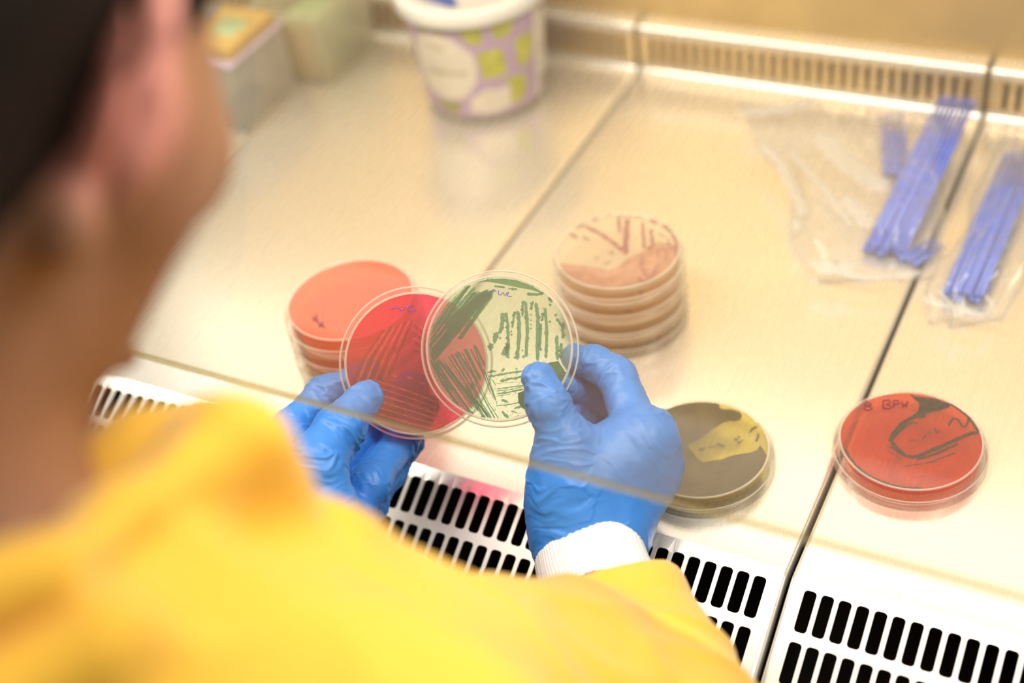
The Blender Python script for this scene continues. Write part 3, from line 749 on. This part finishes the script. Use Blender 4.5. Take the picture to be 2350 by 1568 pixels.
for i in range(na + 1):
    a = math.radians(-190 + 250 * i / na)
    for j in range(nz_ + 1):
        z = .008 + .091 * j / nz_; r = RT(z) + .0004; V.append((r * math.cos(a), r * math.sin(a), z))
for i in range(na):
    for j in range(nz_):
        F.append((i * (nz_ + 1) + j, (i + 1) * (nz_ + 1) + j, (i + 1) * (nz_ + 1) + j + 1, i * (nz_ + 1) + j + 1))
        a = -190 + 250 * (i + .5) / na; z = .008 + .091 * (j + .5) / nz_; mi = 0
        if a < -133: a2 = a + 115
        elif a > -7: a2 = a - 115
        else: a2 = a
        if -7 < a < -1 or a < -186: mi = 6
        for P_, m_ in shapes:
            if inpoly((a2, z), P_): mi = m_
        MI.append(mi)
link_mesh('printed_label', V, F, [M['lilac'], M['lilac'], M['paper'], M['lime'], M['olive'], M['greyprint'], M['paper']], tub, mi=MI)
# blue print on the lid (only its tip shows in the picture)
c_ = on_z(1000, -14, .1146)
pts = [(float(q[0]) + .5745, float(q[1]) - .9195) for q in [on_z(*p, .1124) for p in ((925, -40), (985, -38), (1040, -8), (1052, 14), (1030, 16), (985, 2), (945, -14))]]
v, f = poly_vf(pts, .1127, .0006); link_mesh('lid_print', v, f, M['lblue'], lid)

# ================================================================== BOXES BY THE LEFT
def open_box(name, label, cat, x0, x1, y0, y1, h, wall, mat, rimmat, contents=()):
    r = empty(name, ((x0 + x1) / 2, (y0 + y1) / 2, 0), label=label, cat=cat)
    w, d = (x1 - x0) / 2, (y1 - y0) / 2; t = wall; f_ = .90
    def ring(s_, z): return [(-w * s_, -d * s_, z), (w * s_, -d * s_, z), (w * s_, d * s_, z), (-w * s_, d * s_, z)]
    V = ring(f_, 0) + ring(1, h) + ring(1 - t / w, h) + ring(f_ - t / w, t)
    F = [(3, 2, 1, 0), (12, 13, 14, 15)]
    for k in range(3):
        for i in range(4): F.append((k * 4 + i, k * 4 + (i + 1) % 4, (k + 1) * 4 + (i + 1) % 4, (k + 1) * 4 + i))
    o = link_mesh('box_body', V, F, mat, r, smooth=False); b = o.modifiers.new('bevel', 'BEVEL'); b.width = .0022; b.segments = 3; b.limit_method = 'ANGLE'
    pr_ = []
    for (a, b_, c__, e_) in ((-w - .002, w + .002, -d - .002, -d + .0015), (-w - .002, w + .002, d - .0015, d + .002), (-w - .002, -w + .0015, -d + .0015, d - .0015), (w - .0015, w + .002, -d + .0015, d - .0015)):
        pr_.append(box_vf(a, b_, c__, e_, h - .005, h + .0005))
    v, f, _ = join_vf(pr_); link_mesh('box_rim', v, f, rimmat, r, smooth=False)
    for nm, dims, m_ in contents: bevel_box(nm, dims, m_, r, .001, 2)
    return r
open_box('storage_box', 'clear greenish plastic box beside the tub, against the back wall', 'box', -.800, -.721, .884, .975, .074, .0022, M['boxclear'], M['boxclear'])
cards = empty('folded_leaflet', (-.762, .93, .004), label='tan leaflet standing inside the clear greenish box', cat='leaflet')
bevel_box('leaflet_sheet', (-.028, .022, -.038, -.030, 0, .052), M['tan'], cards, .001, 2); bevel_box('leaflet_back', (-.028, .022, -.028, .034, 0, .045), M['pgreen'], cards, .001, 2)
r = empty('storage_box', (-.787, .838, 0), label='frosted white plastic box with a lilac rim, left of the clear greenish box', cat='box')
bevel_box('box_body', (-.030, .030, -.042, .042, 0, .066), M['boxpale'], r, .004, 4)
bevel_box('box_lid', (-.032, .032, -.044, .044, .066, .0695), simple('lilac_lid', (.50, .42, .50), .4), r, .0015, 3)
r2 = empty('card_packet', (-.80, .835, .0697), label='tan and green printed packet lying on the frosted white box', cat='packet')
bevel_box('packet_body', (-.016, .040, -.03, .04, 0, .012), M['tan'], r2, .002, 3); bevel_box('packet_print', (.000, .030, -.01, .02, .0119, .0124), M['pgreen'], r2, .0002, 1)

# ================================================================== INOCULATING LOOPS AND THEIR BAGS
def make_loop(L_):
    r = empty('inoculating_loop')
    v, f = tube_vf([(0, -L_ / 2, 0), (0, L_ * .18, 0), (0, L_ * .2, 0), (0, L_ * .42, 0)], [.0019, .0019, .0011, .0009], 8); o1 = link_mesh('handle', v, f, M['blue'], r)
    pts = [(0.0022 * math.sin(2 * PI * k / 16), L_ * .42 + .0022 - .0022 * math.cos(2 * PI * k / 16), 0) for k in range(17)]
    v, f = tube_vf(pts, .00045, 6); link_mesh('loop_tip', v, f, M['blue'], r)
    return r
protos = {}
def place_loop(p0, p1, label, group):
    """a loop lying from p0 (grip end) to p1 (tip)"""
    p0, p1 = Vector(p0), Vector(p1); L_ = round((p1 - p0).length, 2)
    if L_ not in protos: protos[L_] = make_loop((L_)); o = protos[L_]
    else: o = copy_tree(protos[L_])
    d = (p1 - p0).normalized(); o.rotation_mode = 'QUATERNION'; o.rotation_quaternion = d.to_track_quat('Y', 'Z'); o.location = (p0 + p1) / 2
    tag(o, label, 'inoculating loop', group)
rl = random.Random(3)
def bundle(a, b, n, width, z0, z1, label, group, layers=2, jit=.004):
    a, b = Vector(a), Vector(b); d = (b - a).normalized(); s_ = Vector((d.y, -d.x, 0)).normalized()
    per = math.ceil(n / layers)
    for i in range(n):
        ly, k = divmod(i, per); off = s_ * (width * ((k + .5 * (ly % 2)) / max(1, per - .5) - .5)) + Vector((0, 0, .0041 * ly))
        j = d * rl.uniform(-jit, jit); tw = s_ * rl.uniform(-.0008, .0008)
        place_loop(a + off + j + Vector((0, 0, z0)) + tw, b + off + j + Vector((0, 0, z1)), label, group)
def gxy(px, py, z=0.004): q = on_z(px, py, z); return (float(q[0]), float(q[1]), 0)
bundle(gxy(2028, 582), gxy(2203, 228, .03), 16, .027, .0045, .033, 'blue plastic inoculating loop in the large bundle inside the left bag', 'inoculating loops bundled in the left bag')
bundle(gxy(2205, 690), gxy(2352, 345, .012), 14, .025, .0045, .012, 'blue plastic inoculating loop in the bundle at the far right edge', 'inoculating loops in the right bag')
bundle(gxy(2062, 405), gxy(2050, 268), 4, .017, .006, .006, 'short blue loop end at the upper left of the large bundle', 'loose inoculating loops by the upper left of the bundle', 1)
bundle(gxy(2090, 600), gxy(2150, 560), 3, .014, .004, .004, 'short blue stick end below the large bundle in the left bag', 'loose inoculating loops below the bundle', 1)
def bag(name, label, quad, hfun, n=(46, 46), seed=1, folds=()):
    r = empty(name, quad[0], label=label, cat='plastic bag'); ro = Vector(r.location)
    nu, nv = n; V = []
    q = [Vector(p) for p in quad]
    for i in range(nu + 1):
        for j in range(nv + 1):
            u, v_ = i / nu, j / nv
            p = q[0].lerp(q[1], u).lerp(q[3].lerp(q[2], u), v_)
            wob = noise.noise(Vector((u * 3, v_ * 3, seed))) * .014
            edge = min(1, min(u, 1 - u, v_, 1 - v_) * 7)
            r1 = 1 - abs(noise.noise(Vector((u * 7 + v_ * 3, v_ * 2.2 - u, seed + 5)))) * 2.4
            r2_ = 1 - abs(noise.noise(Vector((u * 14, v_ * 9, seed + 9)))) * 2.2
            z = .0016 + edge * (hfun(u, v_) + .010 * max(0, r1) ** 2 + .0025 * max(0, r2_))
            r3 = 1 - abs(noise.noise(Vector((u * 4.5 - v_ * 3.5, (u + v_) * .9, seed + 21)))) * 3
            z += edge * .006 * max(0, r3) ** 2
            V.append((p.x + wob - ro.x, p.y + wob - ro.y, z + p.z - ro.z))
    F = [(i * (nv + 1) + j, (i + 1) * (nv + 1) + j, (i + 1) * (nv + 1) + j + 1, i * (nv + 1) + j + 1) for i in range(nu) for j in range(nv)]
    V2 = [(x, y, min(z, .0006) * .5 + .0004) for (x, y, z) in V]; k = len(V)
    F2 = [tuple(i + k for i in f_)[::-1] for f_ in F]
    bd = [i * (nv + 1) for i in range(nu + 1)] + [nu * (nv + 1) + j for j in range(1, nv + 1)] + [i * (nv + 1) + nv for i in range(nu - 1, -1, -1)] + [j for j in range(nv - 1, 0, -1)]
    F3 = [(bd[i], bd[(i + 1) % len(bd)], bd[(i + 1) % len(bd)] + k, bd[i] + k) for i in range(len(bd))]
    for k_, (pts_, w_, z_) in enumerate(folds):
        P_ = [on_z(px_, py_, z_) for px_, py_ in pts_]; v_, f_ = stroke_vf([(float(p[0]) - ro.x, float(p[1]) - ro.y) for p in P_], w_, z_, random.Random(k_ + seed), dome=-.0025, step=.002, rough=.3)
        link_mesh('film_fold_highlight', v_, f_, M['fold'], r)  # strip along a fold, whitened to carry its highlight
    o = link_mesh('bag_film', V + V2, F + F2 + F3, M['film'], r)
    return r
gb = lambda px, py: tuple(float(c) for c in on_z(px, py, 0))
bag('loop_bag', 'clear crumpled plastic bag with a bundle of blue loops, left of the second bag',
    [gb(1880, 650), gb(2140, 640), (-.160, .965, 0), gb(1700, 240)], lambda u, v: .012 + .020 * max(0, u - .35) / .65, seed=2,
    folds=[([(1747, 330), (1793, 376), (1817, 430), (1847, 495)], 0.008, 0.024), ([(1878, 307), (1932, 365), (1985, 403), (2031, 441)], 0.018, 0.03), ([(1813, 345), (1909, 453), (1955, 522)], 0.005, 0.026), ([(1939, 453), (2001, 522)], 0.012, 0.028), ([(1686, 257), (1774, 253), (1870, 234)], 0.016, 0.02), ([(1861, 602), (1923, 618), (1965, 602)], 0.014, 0.02), ([(1890, 618), (1994, 639), (2114, 627)], 0.005, 0.018), ([(1824, 502), (1832, 531)], 0.008, 0.02), ([(1865, 643), (1878, 648)], 0.008, 0.012)])
bag('loop_bag', 'clear plastic bag of blue loops cut by the right edge of the photo',
    [gb(2130, 745), gb(2290, 745), (-.075, .955, 0), (-.142, .955, 0)], lambda u, v: .016, (24, 46), seed=6, folds=[([(2114, 685), (2180, 706), (2263, 726)], 0.004, 0.018), ([(2151, 664), (2189, 706), (2197, 730)], 0.004, 0.02), ([(2263, 681), (2280, 701), (2259, 730)], 0.004, 0.016), ([(2193, 710), (2230, 714)], 0.007, 0.018)])

# ================================================================== PERSON
person = empty('person', (-.27, .05, -.25), label='person in a yellow lab coat and blue gloves leaning over the cabinet, seen from behind', cat='person')
PO = np.array([-.27, .05, -.25])
def P3(j): return at(*j[:3])
# right hand joints: pixel x, y, distance along the view axis, radius
RW = (1340, 1262, .782); 
rh = dict(W0=(1352, 1330, .775, .026), W=(1325, 1215, .782, .0235), W2=(1385, 1205, .790, .0225),
          TC=(1304, 1120, .778, .0185), TM=(1296, 1012, .774, .0148), TI=(1259, 930, .7725, .0117), TT=(1236, 870, .7760, .0095),
          IM=(1472, 1012, .788, .0150), IP=(1416, 866, .812, .0112), ID=(1366, 834, .8185, .0098), IT=(1318, 822, .8235, .0084),
          MM=(1472, 1078, .800, .0150), MP=(1438, 930, .838, .0112), MD=(1372, 905, .838, .0100), MT=(1310, 885, .8290, .0088),
          NM=(1462, 1120, .811, .0135), NP=(1420, 1000, .850, .0108), ND=(1360, 965, .848, .0096), NT=(1315, 940, .8365, .0084),
          QM=(1430, 1145, .818, .0120), QP=(1398, 1060, .846, .0096), QD=(1355, 1025, .850, .0086), QT=(1320, 1000, .846, .0078))
def hand_prims(J, chains, palm, off=0.0):
    """list of (a, b, ra, rb, k, joint_id)"""
    L_ = []
    for (a, b, k) in palm: L_.append((P3(J[a]), P3(J[b]), J[a][3] - off, J[b][3] - off, k))
    for ch in chains:
        for a, b in zip(ch[:-1], ch[1:]):
            L_.append((P3(J[a]), P3(J[b]), J[a][3] - off, J[b][3] - off, .0035))
    return L_
r_palm = [('W0', 'W', .01), ('W0', 'W2', .01), ('W', 'TC', .012), ('W', 'IM', .016), ('W2', 'IM', .014), ('W2', 'MM', .014), ('W2', 'NM', .014), ('W2', 'QM', .014), ('IM', 'MM', .012), ('MM', 'NM', .01), ('NM', 'QM', .01), ('TC', 'IM', .016)]
r_ch = [('TC', 'TM', 'TI', 'TT'), ('IM', 'IP', 'ID', 'IT'), ('MM', 'MP', 'MD', 'MT'), ('NM', 'NP', 'ND', 'NT'), ('QM', 'QP', 'QD', 'QT')]
lh = dict(W0=(700, 1420, .750, .025), W=(735, 1300, .762, .0235), W2=(770, 1290, .775, .0220),
          TC=(742, 1205, .762, .0200), TM=(722, 1072, .7660, .0172), TI=(778, 985, .7820, .0132), TT=(838, 912, .7985, .0100),
          IM=(690, 1110, .795, .0140), IP=(668, 985, .826, .0115), ID=(745, 905, .8440, .0102), IT=(845, 858, .8440, .0086),
          MM=(740, 1135, .812, .0120), MP=(782, 1062, .824, .0108), MD=(862, 952, .8465, .0102), MT=(950, 885, .8475, .0088),
          NM=(805, 1195, .802, .0115), NP=(848, 1112, .808, .0118), ND=(914, 1018, .8435, .0108), NT=(975, 935, .8480, .0088),
          QM=(818, 1222, .812, .0100), QP=(850, 1160, .832, .0092), QD=(895, 1085, .852, .0085), QT=(945, 1015, .8560, .0076))
l_palm = [('W0', 'W', .01), ('W0', 'W2', .01), ('W', 'TC', .012), ('W', 'IM', .014), ('W2', 'MM', .010), ('W2', 'NM', .008), ('W2', 'QM', .006), ('IM', 'MM', .008), ('MM', 'NM', .005), ('NM', 'QM', .005)]
l_ch = [('TC', 'TM', 'TI', 'TT'), ('IM', 'IP', 'ID', 'IT'), ('MM', 'MP', 'MD', 'MT'), ('NM', 'NP', 'ND', 'NT'), ('QM', 'QP', 'QD', 'QT')]
def make_glove(J, palm, chains, web, label, h=.0009, cliprim=None):
    prims = hand_prims(J, chains, palm)
    pts = np.array([p for q in prims for p in (q[0], q[1])])
    s = SDF(pts.min(0) - .034, pts.max(0) + .034, h)
    for q in prims[:len(palm)]: s.cone(*q[:4], k=q[4])
    for (a, b, ra, rb, k) in web: s.cone(P3(a), P3(b), ra, rb, k)
    # each finger is its own smooth chain, then joined with a tight crease so the fingers stay apart
    i = len(palm)
    base = s.F
    for ch in chains:
        s.F = np.full(s.n, .05, np.float32)
        for a, b in zip(ch[:-1], ch[1:]): s.cone(P3(J[a]), P3(J[b]), J[a][3], J[b][3], .006)
        d = s.F; k = .0085 if ch[0] in ('TC',) else .0028
        hh = np.clip(.5 + .5 * (base - d) / k, 0, 1); base = base * (1 - hh) + d * hh - k * hh * (1 - hh)
    s.F = base.astype(np.float32)
    if cliprim is not None: s.clip(*cliprim)
    V, Fc = s.mesh(); V = relax(V, Fc, 2, .5)
    N = vnormals(V, Fc)
    # wrinkles of the thin rubber: fine creases across each finger, strongest at the joints
    best = np.full(len(V), 1e9); S_ = np.zeros(len(V)); TH = np.zeros(len(V)); JD = np.zeros(len(V)); ID = np.zeros(len(V)); AM = np.zeros(len(V))
    for n_, (a, b, ra, rb, k) in enumerate(prims):
        ab = b - a; L_ = np.linalg.norm(ab); u = ab / L_
        t = (V - a) @ u; tc = np.clip(t, 0, L_); q = V - a - tc[:, None] * u; d = np.linalg.norm(q, axis=1) - (ra + (rb - ra) * tc / L_)
        m = d < best; best[m] = d[m]; S_[m] = t[m]
        e1 = np.cross(u, [.3, .5, .8]); e1 /= np.linalg.norm(e1); e2 = np.cross(u, e1)
        TH[m] = np.arctan2((q @ e2)[m], (q @ e1)[m]); JD[m] = np.minimum(tc, L_ - tc)[m]; ID[m] = n_; AM[m] = 1 if n_ >= len(palm) else .55
    disp = np.zeros(len(V))
    for i in range(len(V)):
        s_ = S_[i]; c1, s1 = math.cos(TH[i]), math.sin(TH[i]); p = V[i]
        w = noise.noise(Vector(p * 55)) * 1.3
        n1 = noise.noise(Vector((s_ * 125 + w, c1 * .9 + ID[i] * 7, s1 * .9)))
        n2 = noise.noise(Vector((s_ * 270 + w * 2, c1 * 1.6, s1 * 1.6 + ID[i] * 3)))
        big = noise.noise(Vector(p * 85))
        am = AM[i] * (.25 + .95 * math.exp(-(JD[i] / .011) ** 2)) * (.45 + max(0, noise.noise(Vector(p * 38)) + .35))
        disp[i] = am * (.00105 * (max(0, 1 - abs(n1) * 3.4) - .25) + .00030 * (1 - abs(n2) * 3)) + .0004 * big
    V = V + N * disp[:, None]
    o = link_mesh('glove', V - PO, Fc, M['glove'], person); tag(o, label)
    return o
webR = [((1300, 1090, .777), (1440, 1060, .790), .0150, .0150, .016), ((1285, 1050, .775), (1400, 1040, .787), .0105, .0120, .014), ((1300, 1150, .782), (1470, 1110, .795), .017, .015, .016), ((1350, 1200, .785), (1500, 1060, .798), .018, .0145, .014)]
fa = P3((1352, 1330, .775)) - P3((1337, 1215, .785)); fa /= np.linalg.norm(fa)
make_glove(rh, r_palm, r_ch, webR, 'blue glove on the right hand, thumb on the green dish', cliprim=(P3((1340, 1305, .777)), fa))
webL = [((742, 1180, .768), (700, 1100, .79), .017, .014, .012), ((760, 1240, .775), (800, 1180, .795), .016, .012, .01)]
make_glove(lh, l_palm, l_ch, webL, 'blue glove on the left hand, thumb on the red dish')
# white knit cuff over the right glove's wrist
Wc = P3((1340, 1245, .779)); We = P3((1405, 1440, .740)); ax = (We - Wc); Lc = np.linalg.norm(ax); ax /= Lc
e1 = np.cross(ax, RM[:, 2]); e1 /= np.linalg.norm(e1); e2 = np.cross(ax, e1)
V, F = [], []; nA, nS = 96, 26
for j in range(nS + 1):
    t = j / nS
    for i in range(nA):
        a = 2 * PI * i / nA
        rr = .0288 + .0022 * math.sin(min(1, t * 6) * PI / 2) + .003 * t + .00022 * math.cos(46 * a) + .0007 * noise.noise(Vector((math.cos(a) * 1.5, math.sin(a) * 1.5, t * 4)))
        p = Wc + ax * (Lc * t) + (e1 * math.cos(a) * rr + e2 * math.sin(a) * rr * .86); V.append(p - PO)
for i in range(nA):      # turned-in hem
    a = 2 * PI * i / nA; V.append(Wc + ax * .004 + (e1 * math.cos(a) * .0262 + e2 * math.sin(a) * .0262 * .86) - PO)
for j in range(nS):
    for i in range(nA): F.append((j * nA + i, j * nA + (i + 1) % nA, (j + 1) * nA + (i + 1) % nA, (j + 1) * nA + i))
b0 = (nS + 1) * nA
for i in range(nA): F.append((b0 + i, b0 + (i + 1) % nA, (i + 1) % nA, i))
cu = link_mesh('sleeve_cuff', V, F, M['cuff'], person); tag(cu, 'white ribbed knit cuff at the right wrist')
uv = cu.data.uv_layers.new(name='UVMap')
for pl in cu.data.polygons:
    for li in pl.loop_indices:
        vi = cu.data.loops[li].vertex_index; i = vi % nA; j = min(vi // nA, nS)
        u_ = i / nA; uv.data[li].uv = (u_ if not (u_ == 0 and any(cu.data.loops[q].vertex_index % nA > nA // 2 for q in pl.loop_indices)) else 1.0, j / nS)
# ---- head frame: looks down and forward into the cabinet
Fh = np.array([-.11, .62, -.76]); Fh /= np.linalg.norm(Fh)
Rh = np.cross(Fh, [0, 0, 1.0]); Rh /= np.linalg.norm(Rh); Uh = np.cross(Rh, Fh)
EAR = at(296, 210, .385)
Hc = EAR - .070 * Rh + .012 * Fh
NB = at(-270, 1330, .43)     # neck base
HX = [Rh, Fh, Uh]
def hp(r, f, u): return Hc + Rh * r + Fh * f + Uh * u
lo = np.array([-.56, -.18, -.30]); hi = np.array([-.02, .50, .66])
b = SDF(lo, hi, .0034)
b.ell(hp(0, -.012, .045), HX, (.068, .094, .082), .01)
b.ell(hp(0, .030, .0), HX, (.064, .064, .050), .03)
b.ell(hp(0, .030, -.052), HX, (.040, .040, .034), .025)
b.ell(hp(0, .072, -.088), HX, (.020, .018, .018), .02)
b.cone(hp(0, .088, .0), hp(0, .108, -.035), .008, .012, .008)
b.cone(hp(-.018, .088, -.066), hp(.018, .088, -.066), .007, .007, .006)
b.ell(hp(.032, .095, -.002), HX, (.014, .008, .009), .008, 'sub'); b.ell(hp(-.032, .095, -.002), HX, (.014, .008, .009), .008, 'sub')
b.cone(hp(.040, .062, .0), hp(.054, .02, -.004), .018, .014, .02); b.cone(hp(.048, .030, -.025), hp(.030, .045, -.065), .019, .015, .02); b.cone(hp(-.036, .058, -.012), hp(-.056, .02, -.008), .014, .012, .02)
b.cone(hp(.040, -.008, -.040), hp(.018, .040, -.080), .012, .012, .02); b.cone(hp(-.040, -.008, -.040), hp(-.018, .040, -.080), .012, .012, .02)
for sg in (1, -1):   # ears
    ec = hp(sg * .060, -.014, .0); E1 = (-Fh * .55 + sg * Rh * .80); E1 /= np.linalg.norm(E1)
    pts = [ec + Uh * .038 * math.sin(a) + E1 * (.019 * math.cos(a) + .014) + Rh * sg * .004 for a in [math.radians(d) for d in range(-70, 200, 30)]]
    for p, q in zip(pts[:-1], pts[1:]): b.cone(p, q, .0046, .0046, .004)
    b.ell(ec + E1 * .008, [np.cross(E1, Uh), E1, Uh], (.0045, .016, .028), .005)
    b.ell(ec - Uh * .041 + E1 * .004, HX, (.007, .009, .013), .006)
    b.cone(ec + E1 * .002 - Uh * .002, ec + E1 * .006 + Rh * sg * .01, .004, .006, .004, 'sub')
b.cone(hp(-.008, -.030, -.045), NB * .5 + hp(-.01, -.03, -.045) * .5, .052, .050, .03)
b.cone(NB * .5 + hp(-.01, -.03, -.045) * .5, NB, .050, .058, .02)
SR = at(900, 1900, .42); EL = at(1560, 1800, .60); WR = P3((1352, 1330, .775)); SL = NB + np.array([-.15, .0, -.02]); LEL = at(150, 1330, .68); WL = P3(lh['W0'])
CH = NB + np.array([.02, .0, -.10])
b.cone(NB, CH, .06, .095, .03)
b.cone(CH, CH + np.array([.02, -.03, -.12]), .09, .09, .03)
b.cone(NB, SR, .045, .05, .03); b.cone(SR, EL, .044, .037, .02); b.cone(EL, WR, .036, .024, .01)
b.cone(NB, SL, .045, .05, .03); b.cone(SL, LEL, .044, .037, .02); b.cone(LEL, WL, .036, .024, .01)
for J_, pm, ch in ((rh, r_palm, r_ch), (lh, l_palm, l_ch)):
    for q in hand_prims(J_, ch, pm, .0026): b.cone(q[0], q[1], q[2], q[3], min(q[4], .008))
V, Fc = b.mesh(); V = relax(V, Fc, 3)
def skin_mat():
    m, nt, out = newmat('skin'); bs = pbsdf(nt, (.50, .25, .13), .5, 0, .35)
    n = add_noise(nt, 30, 3); r = ramp(nt, n.outputs['Fac'], (.25, .118, .064), (.31, .148, .078))
    # ears carry more blood: pinker skin, also lightened in colour to imitate light
    tc = nt.nodes.new('ShaderNodeTexCoord'); vm = nt.nodes.new('ShaderNodeVectorMath'); vm.operation = 'DISTANCE'
    e_ = hp(.080, -.022, .0) - PO; vm.inputs[1].default_value = tuple(float(x) for x in e_)
    nt.links.new(tc.outputs['Object'], vm.inputs[0])
    mr = nt.nodes.new('ShaderNodeMapRange'); mr.inputs['From Min'].default_value = .026; mr.inputs['From Max'].default_value = .044; mr.inputs['To Min'].default_value = 1; mr.inputs['To Max'].default_value = 0
    nt.links.new(vm.outputs['Value'], mr.inputs['Value'])
    mx = nt.nodes.new('ShaderNodeMix'); mx.data_type = 'RGBA'; mx.inputs['B'].default_value = (.66, .27, .22, 1)
    nt.links.new(mr.outputs[0], mx.inputs['Factor']); nt.links.new(r.outputs[0], mx.inputs['A']); nt.links.new(mx.outputs['Result'], bs.inputs['Base Color'])
    bs.inputs['Subsurface Weight'].default_value = .15; bs.inputs['Subsurface Radius'].default_value = (1, .35, .2); bs.inputs['Subsurface Scale'].default_value = .006
    nt.links.new(bs.outputs[0], out.inputs[0]); return m
link_mesh('body', V - PO, Fc, skin_mat(), person)
# hair
s = SDF(Hc - .14, Hc + .15, .003)
s.ell(hp(0, -.020, .050), HX, (.075, .098, .088), .01)
s.ell(hp(0, -.055, -.005), HX, (.066, .062, .075), .03)
s.cone(hp(0, -.06, -.05), hp(0, -.055, -.085), .040, .028, .02)
s.ell(hp(0, -.068, -.045), HX, (.060, .045, .062), .02)
s.cone(hp(0, -.105, .03), hp(0, -.12, .02), .035, .03, .02)
s.clip(hp(0, .030, .03), (Fh * .9 - Uh * .5) / np.linalg.norm(Fh * .9 - Uh * .5))
s.ell(hp(.075, .030, -.03), HX, (.05, .045, .05), .006, 'sub'); s.ell(hp(-.075, .030, -.03), HX, (.05, .045, .05), .006, 'sub')
V, Fc = s.mesh(); V = relax(V, Fc, 2); N = vnormals(V, Fc)
d = np.array([noise.noise(Vector(((p - Hc) @ Rh * 160, (p - Hc) @ Fh * 160, (p - Hc) @ Uh * 22))) for p in V]) * .0016; V = V + N * d[:, None]
link_mesh('hair', V - PO, Fc, simple('dark_brown_hair', (.012, .007, .005), .6, spec=.12, var=.3, nscale=60, bump=.5, bdist=.0006, bscale=500), person)
# yellow coat
px = lambda r, d: r * d / FPX
s = SDF(np.array([-.62, -.22, -.26]), np.array([.06, .52, .46]), .0036)
def cc(a, b_, k=.016):
    s.cone(at(*a[:3]), at(*b_[:3]), px(a[3], a[2]), px(b_[3], b_[2]), k)
cc((-300, 1600, .33, 300), (130, 1405, .355, 190))
cc((150, 1400, .36, 180), (330, 1225, .40, 132))
cc((330, 1225, .40, 132), (535, 1035, .445, 118), .01)
cc((535, 1035, .445, 118), (740, 1300, .50, 118), .01)
cc((740, 1300, .50, 118), (1000, 1495, .56, 182))
cc((1000, 1495, .56, 182), (1300, 1500, .66, 172))
cc((500, 1480, .47, 270), (850, 1800, .50, 380), .03)
cc((100, 1850, .38, 350), (850, 1800, .50, 380), .03)
cc((850, 1800, .50, 380), (1320, 1760, .62, 330), .03)
s.cone(CH, CH + np.array([.02, -.04, -.14]), .11, .115, .04)
s.cone(NB + np.array([0, -.02, -.03]), SR, .055, .062, .04); s.cone(NB + np.array([0, -.03, -.03]), SL, .055, .06, .04)
s.cone(SL, LEL, .055, .05, .02); s.cone(LEL, at(700, 1330, .745), .048, .036, .02)
s.cone(at(330, 1120, .46), at(470, 1020, .50), .026, .020, .012)
# right sleeve with a cut hem
sw = SDF(s.lo, s.ax[0][-1:].tolist() + s.ax[1][-1:].tolist() + s.ax[2][-1:].tolist(), .0036); sw.n = s.n; sw.ax = s.ax; sw.F = np.full(s.n, .05, np.float32)
sw.cone(at(1400, 1380, .745), at(1560, 1800, .62), px(150, .745), px(270, .62), .01)
sw.cone(at(1460, 1400, .735), at(1560, 1800, .62), px(110, .735), px(220, .62), .02)
hem = at(1395, 1362, .748); hn = (Wc - We) / Lc; hn = hn + .25 * RM[:, 2]; hn /= np.linalg.norm(hn); sw.clip(hem, hn)
hh = np.clip(.5 + .5 * (s.F - sw.F) / .012, 0, 1); s.F = (s.F * (1 - hh) + sw.F * hh - .012 * hh * (1 - hh)).astype(np.float32)
# neckline is open where the neck passes
V, Fc = s.mesh(); V = relax(V, Fc, 3); N = vnormals(V, Fc)
def groove(V, pts, depth, w):
    P = [at(*p) for p in pts]; dm = np.full(len(V), 1e9)
    for a, b_ in zip(P[:-1], P[1:]):
        ab = b_ - a; t = np.clip(((V - a) @ ab) / (ab @ ab), 0, 1); dm = np.minimum(dm, np.linalg.norm(V - a - t[:, None] * ab, axis=1))
    return -depth * np.exp(-(dm / w) ** 2)
D = groove(V, [(-100, 1530, .31), (200, 1340, .345), (400, 1200, .40), (480, 1150, .43)], .022, .013)
D += groove(V, [(430, 1400, .42), (560, 1240, .445), (700, 1200, .475)], .016, .013)
D += groove(V, [(860, 1290, .53), (960, 1330, .55), (1060, 1380, .57)], .005, .009)
D += np.array([noise.noise(Vector(p * 14)) for p in V]) * .004 + np.array([max(0, 1 - 3 * abs(noise.noise(Vector((p[0] * 22, p[1] * 22, p[2] * 9))))) for p in V]) * .0025
V = V + N * D[:, None]
tag(link_mesh('lab_coat', V - PO, Fc, M['coat'], person), 'yellow lab coat')
